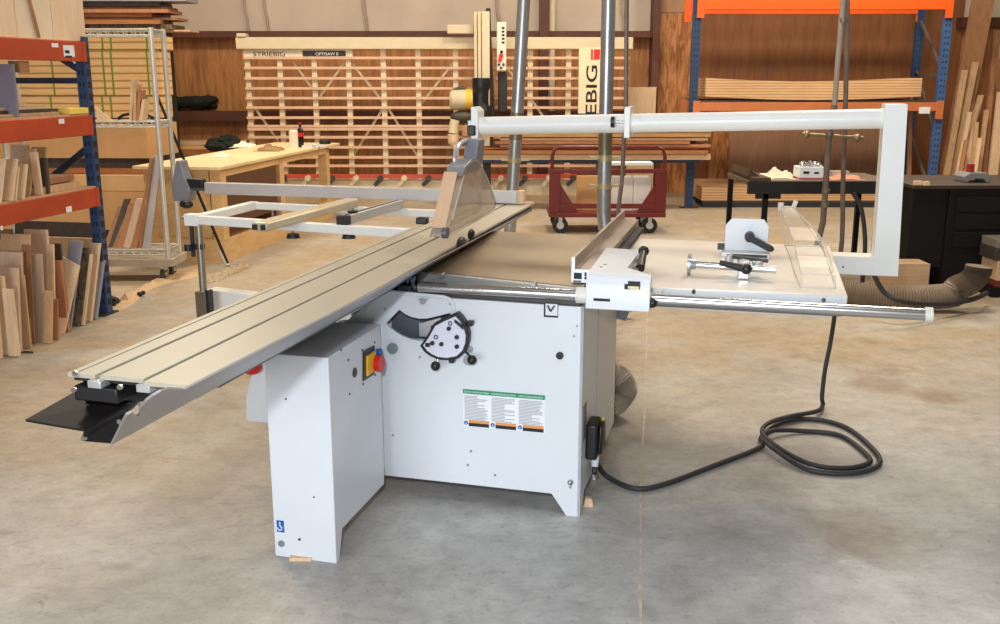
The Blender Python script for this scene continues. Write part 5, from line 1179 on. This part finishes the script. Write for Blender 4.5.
# ------------------------------------------------ things lying on the saw and around it
# clear plastic hood lying on the extension table
HC = thing('plastic_hood', 'clear plastic guard hood lying on the right end of the extension table', 'guard hood', MF, .82, .7, zt)
Yh = (.235, .24, .30, .42, .60, .80, 1.0, 1.12, 1.20)
Ph = ((835, 288), (834, 276), (832, 268), (829, 257), (823, 241), (813, 228), (802, 217), (796, 211), (791, 207))
Wh = (.115, .115, .117, .12, .115, .10, .075, .06, .05)
rt = [MF.Y(x, y, yy) for (x, y), yy in zip(Ph, Yh)]; rt[0].z = zt+.002
lt = [Vector((p.x-w_, p.y, p.z)) for p, w_ in zip(rt, Wh)]
rbs = [Vector((min(.915, rt[0].x+.01*i/8), p.y, zt+.001)) for i, p in enumerate(rt)]
lbs = [Vector((lt[0].x-.045*i/8, p.y, zt+.001)) for i, p in enumerate(rt)]
def sheet(A, B, name):
    m = MB()
    for i in range(len(A)-1): m.add([A[i], A[i+1], B[i+1], B[i]], [(0, 1, 2, 3)])
    return m.build(name, clear, HC, frame=MF)
sheet(rt, rbs, 'side_wall'); sheet(lt, lbs, 'side_wall'); sheet(rt, lt, 'hood_top')
MB().add([rt[-1], lt[-1], lbs[-1], rbs[-1]], [(0, 1, 2, 3)]).build('end_wall', clear, HC, frame=MF)
ed = MB(); up3 = Vector((0, 0, .002))
for L_ in (rt, lt): ed.tube([p+up3 for p in L_], .0026, 6)
for L_ in (rbs, lbs): ed.tube([p+up3 for p in L_], .0024, 6)
for p_, q_ in ((rt[0], lt[0]), (rt[1], lt[1]), (rt[-1], lt[-1]), (rbs[-1], lbs[-1]), (rt[-1], rbs[-1]), (lt[-1], lbs[-1])): ed.tube([p_+up3, q_+up3], .0024, 6)
ed.build('hood_edge', paint('edge_clear', (206, 198, 188), .2), HC, frame=MF)
tz = (rt[-1]+lt[-1])/2
MB().cyl((tz.x-.02, tz.y-.01, tz.z-.015), (tz.x-.02, tz.y-.01, tz.z+.02), .014).build('hood_clip', paint('edge_clear', (206, 198, 188), .2), HC, frame=MF)
MB().bar((tz.x+.03, tz.y, tz.z-.02), (tz.x+.045, tz.y, tz.z+.03), .01, .02).build('hood_tab', paint('edge_clear', (206, 198, 188), .2), HC, frame=MF)
# fence shoe with levers and clamp rod
def Zt(px, py, z): return MF.Z(px, py, z)
a = Zt(724, 253, zt+.012); c = Zt(768, 256, zt+.012); ys_ = (a.y+c.y)/2
FS = thing('fence_shoe', 'white plate fixture with black clamp lever standing on the extension table', 'fixture', MF, .57, ys_, zt)
yp = ys_+.05
w0 = MF.Y(724.5, 247, yp); w1_ = MF.Y(767.5, 250, yp); tz1 = MF.Y(745, 219, yp).z
MB().prism([(w0.x, yp, zt+.02), (w1_.x, yp, zt+.02), (w1_.x, yp, tz1-.03), (w1_.x-.022, yp, tz1), (w0.x+.025, yp, tz1), (w0.x, yp, tz1-.03)], (0, .012, 0)).build('plate', white, FS, frame=MF, bevel=.002)
MB().box(w0.x-.01, w1_.x+.01, ys_-.02, yp+.012, zt+.0005, zt+.022).build('base', paint('base_alu', (196, 196, 196), .35, metal=.4), FS, frame=MF, bevel=.002)
MB().box(w0.x+.03, w1_.x, ys_-.022, ys_-.019, zt+.004, zt+.016).build('base_slot', black, FS, frame=MF)
v = MF.Y(749.5, 237, yp-.03); v2 = MF.Y(771, 249, yp-.06)
MB().cyl((v.x, yp-.05, v.z), (v.x, yp, v.z), .02, .022).bar((v.x, yp-.04, v.z), (v2.x, yp-.06, v2.z), .024, .026).ball((v2.x, yp-.06, v2.z), .013).build('lever', black, FS, frame=MF, bevel=.003)
v = MF.Y(750.5, 226, yp); MB().cyl((v.x, yp-.004, v.z), (v.x, yp, v.z), .009).build('screw', zinc, FS, frame=MF)
MB().box(w0.x-.03, w0.x-.0, yp, yp+.03, zt+.02, zt+.045).build('black_foot', black, FS, frame=MF)
zr_ = zt+.042
a = Zt(693, 264.5, zr_); c = Zt(776, 270, zr_)
RD = thing('clamp_rod', 'chrome clamp rod with a round foot and black lever in front of the white plate', 'clamp', MF, (a.x+c.x)/2, a.y, zt)
MB().cyl(a, c, .014, n=20).build('rod', chrome, RD, frame=MF)
MB().cyl(a-Vector((.02, 0, 0)), a-Vector((.008, 0, 0)), .041, n=28).cyl(a-Vector((.008, 0, 0)), a+Vector((.012, 0, 0)), .022, .018).build('foot_disc', zinc, RD, frame=MF)
m0 = a.lerp(c, .62)
MB().box(m0.x-.022, m0.x+.022, m0.y-.025, m0.y+.03, zt+.001, zr_+.028).cyl((m0.x, m0.y, zr_), (m0.x-.01, m0.y+.1, zr_+.01), .02).cyl((m0.x-.06, m0.y+.08, zr_), (m0.x-.06, m0.y+.08, zr_+.035), .018).cyl((m0.x+.05, m0.y+.06, zr_-.02), (m0.x+.05, m0.y+.06, zr_+.02), .022).build('clamp_block', alu, RD, frame=MF, bevel=.005)
l0, l1 = m0+Vector((-.09, -.03, .022)), m0+Vector((.01, -.05, .005))
MB().cyl(l0, l1, .010, .016).build('clamp_lever', black, RD, frame=MF)
MB().ball(l1, .021).build('lever_hub', black, RD, frame=MF)
MB().bar(m0+Vector((-.07, .08, .03)), m0+Vector((.09, .06, .02)), .02, .012).build('second_lever', black, RD, frame=MF)

# flexible hose behind cabinet
hp = bez([(-.12, 1.05, .33)]+[tuple(MF.Y(x, y, 1.2)) for x, y in ((610, 374), (621, 381), (624, 391), (613, 403))]+[(-.12, 1.3, .07)], 12)
hh, hr = [], []
for i in range(len(hp)-1):
    for k in range(2): hh.append(Vector(hp[i]).lerp(Vector(hp[i+1]), k/2)); hr.append(.066 if k else .058)
tag(MB().tube(hh, hr, 20).build('flexible_hose', paint('flex_hose', (168, 158, 142), .45, var=.05), frame=MF), 'ribbed beige hose curling out behind the right side of the saw cabinet', 'hose')
# power cable
def fl(px, py, z=.011): v = WF.Z(px, py, 0); return Vector((v.x, v.y, z))
g = MF.w(.03, .15, .158); g = Vector(g)
path = [g, g+Vector((0, 0, -.03))]
pts = [(597, 464), (607, 481), (635, 491.5), (665, 487), (710, 470), (760, 450), (761, 440), (781, 425), (812, 421.5), (846, 430), (874, 453), (878, 468), (852, 476), (810, 473), (780, 460), (763, 446), (771, 438), (802, 433.5), (840, 438), (866, 457), (868, 466), (846, 471), (812, 469), (782, 458), (762, 443), (768, 433), (790, 424), (816, 417), (822.5, 408)]
zz = [.1, .02]+[.013]*12+[.03, .036, .036]+[.013]*5+[.02, .036, .045, .05, .04, .03, .014]
for (x, y), z in zip(pts, zz):
    if z > .05: v = WF.Z(x, y, z); path.append(Vector(v))
    else: path.append(fl(x, y, z))
last = path[-1]
up = [at(x, y, last.y+.0) for x, y in ((822, 396), (825, 370), (830, 345), (834, 320), (836, 305))]
path += [Vector(u) for u in up]
tag(MB().tube(bez(path, 6), .0112, 10).build('power_cable', rubber), 'thick black power cable coiled on the floor and running to the saw cabinet', 'cable')

# ------------------------------------------------------------------- lights
def area(name, loc, rot, sx, sy, e, col):
    l = bpy.data.lights.new(name, 'AREA'); l.shape = 'RECTANGLE'; l.size = sx; l.size_y = sy; l.energy = e; l.color = col
    o = bpy.data.objects.new(name, l); COL.objects.link(o); o.location = loc; o.rotation_euler = rot; return o
COOL = (.86, .93, 1.0); WARM = (1.0, .87, .69)
area('roll_up_door_daylight', (-3.4, -4.5, 2.0), (math.radians(86), 0, math.radians(-20)), 5, 3.4, 420, COOL)
area('near_floor_fill', (.3, 2.2, 4.6), (0, 0, 0), 1.6, 1.6, 40, COOL)  # unseen overhead fill, added to brighten the near floor
for i, (x, y) in enumerate(((-3, 6.5), (2.5, 7), (-3.5, 11), (.8, 11), (4.5, 11))): area('bay_lamp', (x, y, 4.8), (0, 0, 0), 1.2, 1.2, 150, WARM)
fl_ = bpy.data.lights.new('camera_flash', 'SPOT'); fl_.energy = 260; fl_.color = COOL; fl_.shadow_soft_size = .04; fl_.spot_size = math.radians(100); fl_.spot_blend = .6
fo = bpy.data.objects.new('camera_flash', fl_); COL.objects.link(fo); fo.location = (-.12, 0, 1.93); fo.rotation_euler = (PI/2-PITCH, 0, 0)
w = bpy.data.worlds.new('world'); sc.world = w; w.use_nodes = True
w.node_tree.nodes['Background'].inputs[0].default_value = (1.0, .86, .70, 1); w.node_tree.nodes['Background'].inputs[1].default_value = .24
vs_ = sc.view_settings; vs_.view_transform = 'Standard'; vs_.look = 'None'; vs_.gamma = 1; vs_.exposure = 0; vs_.use_curve_mapping = False
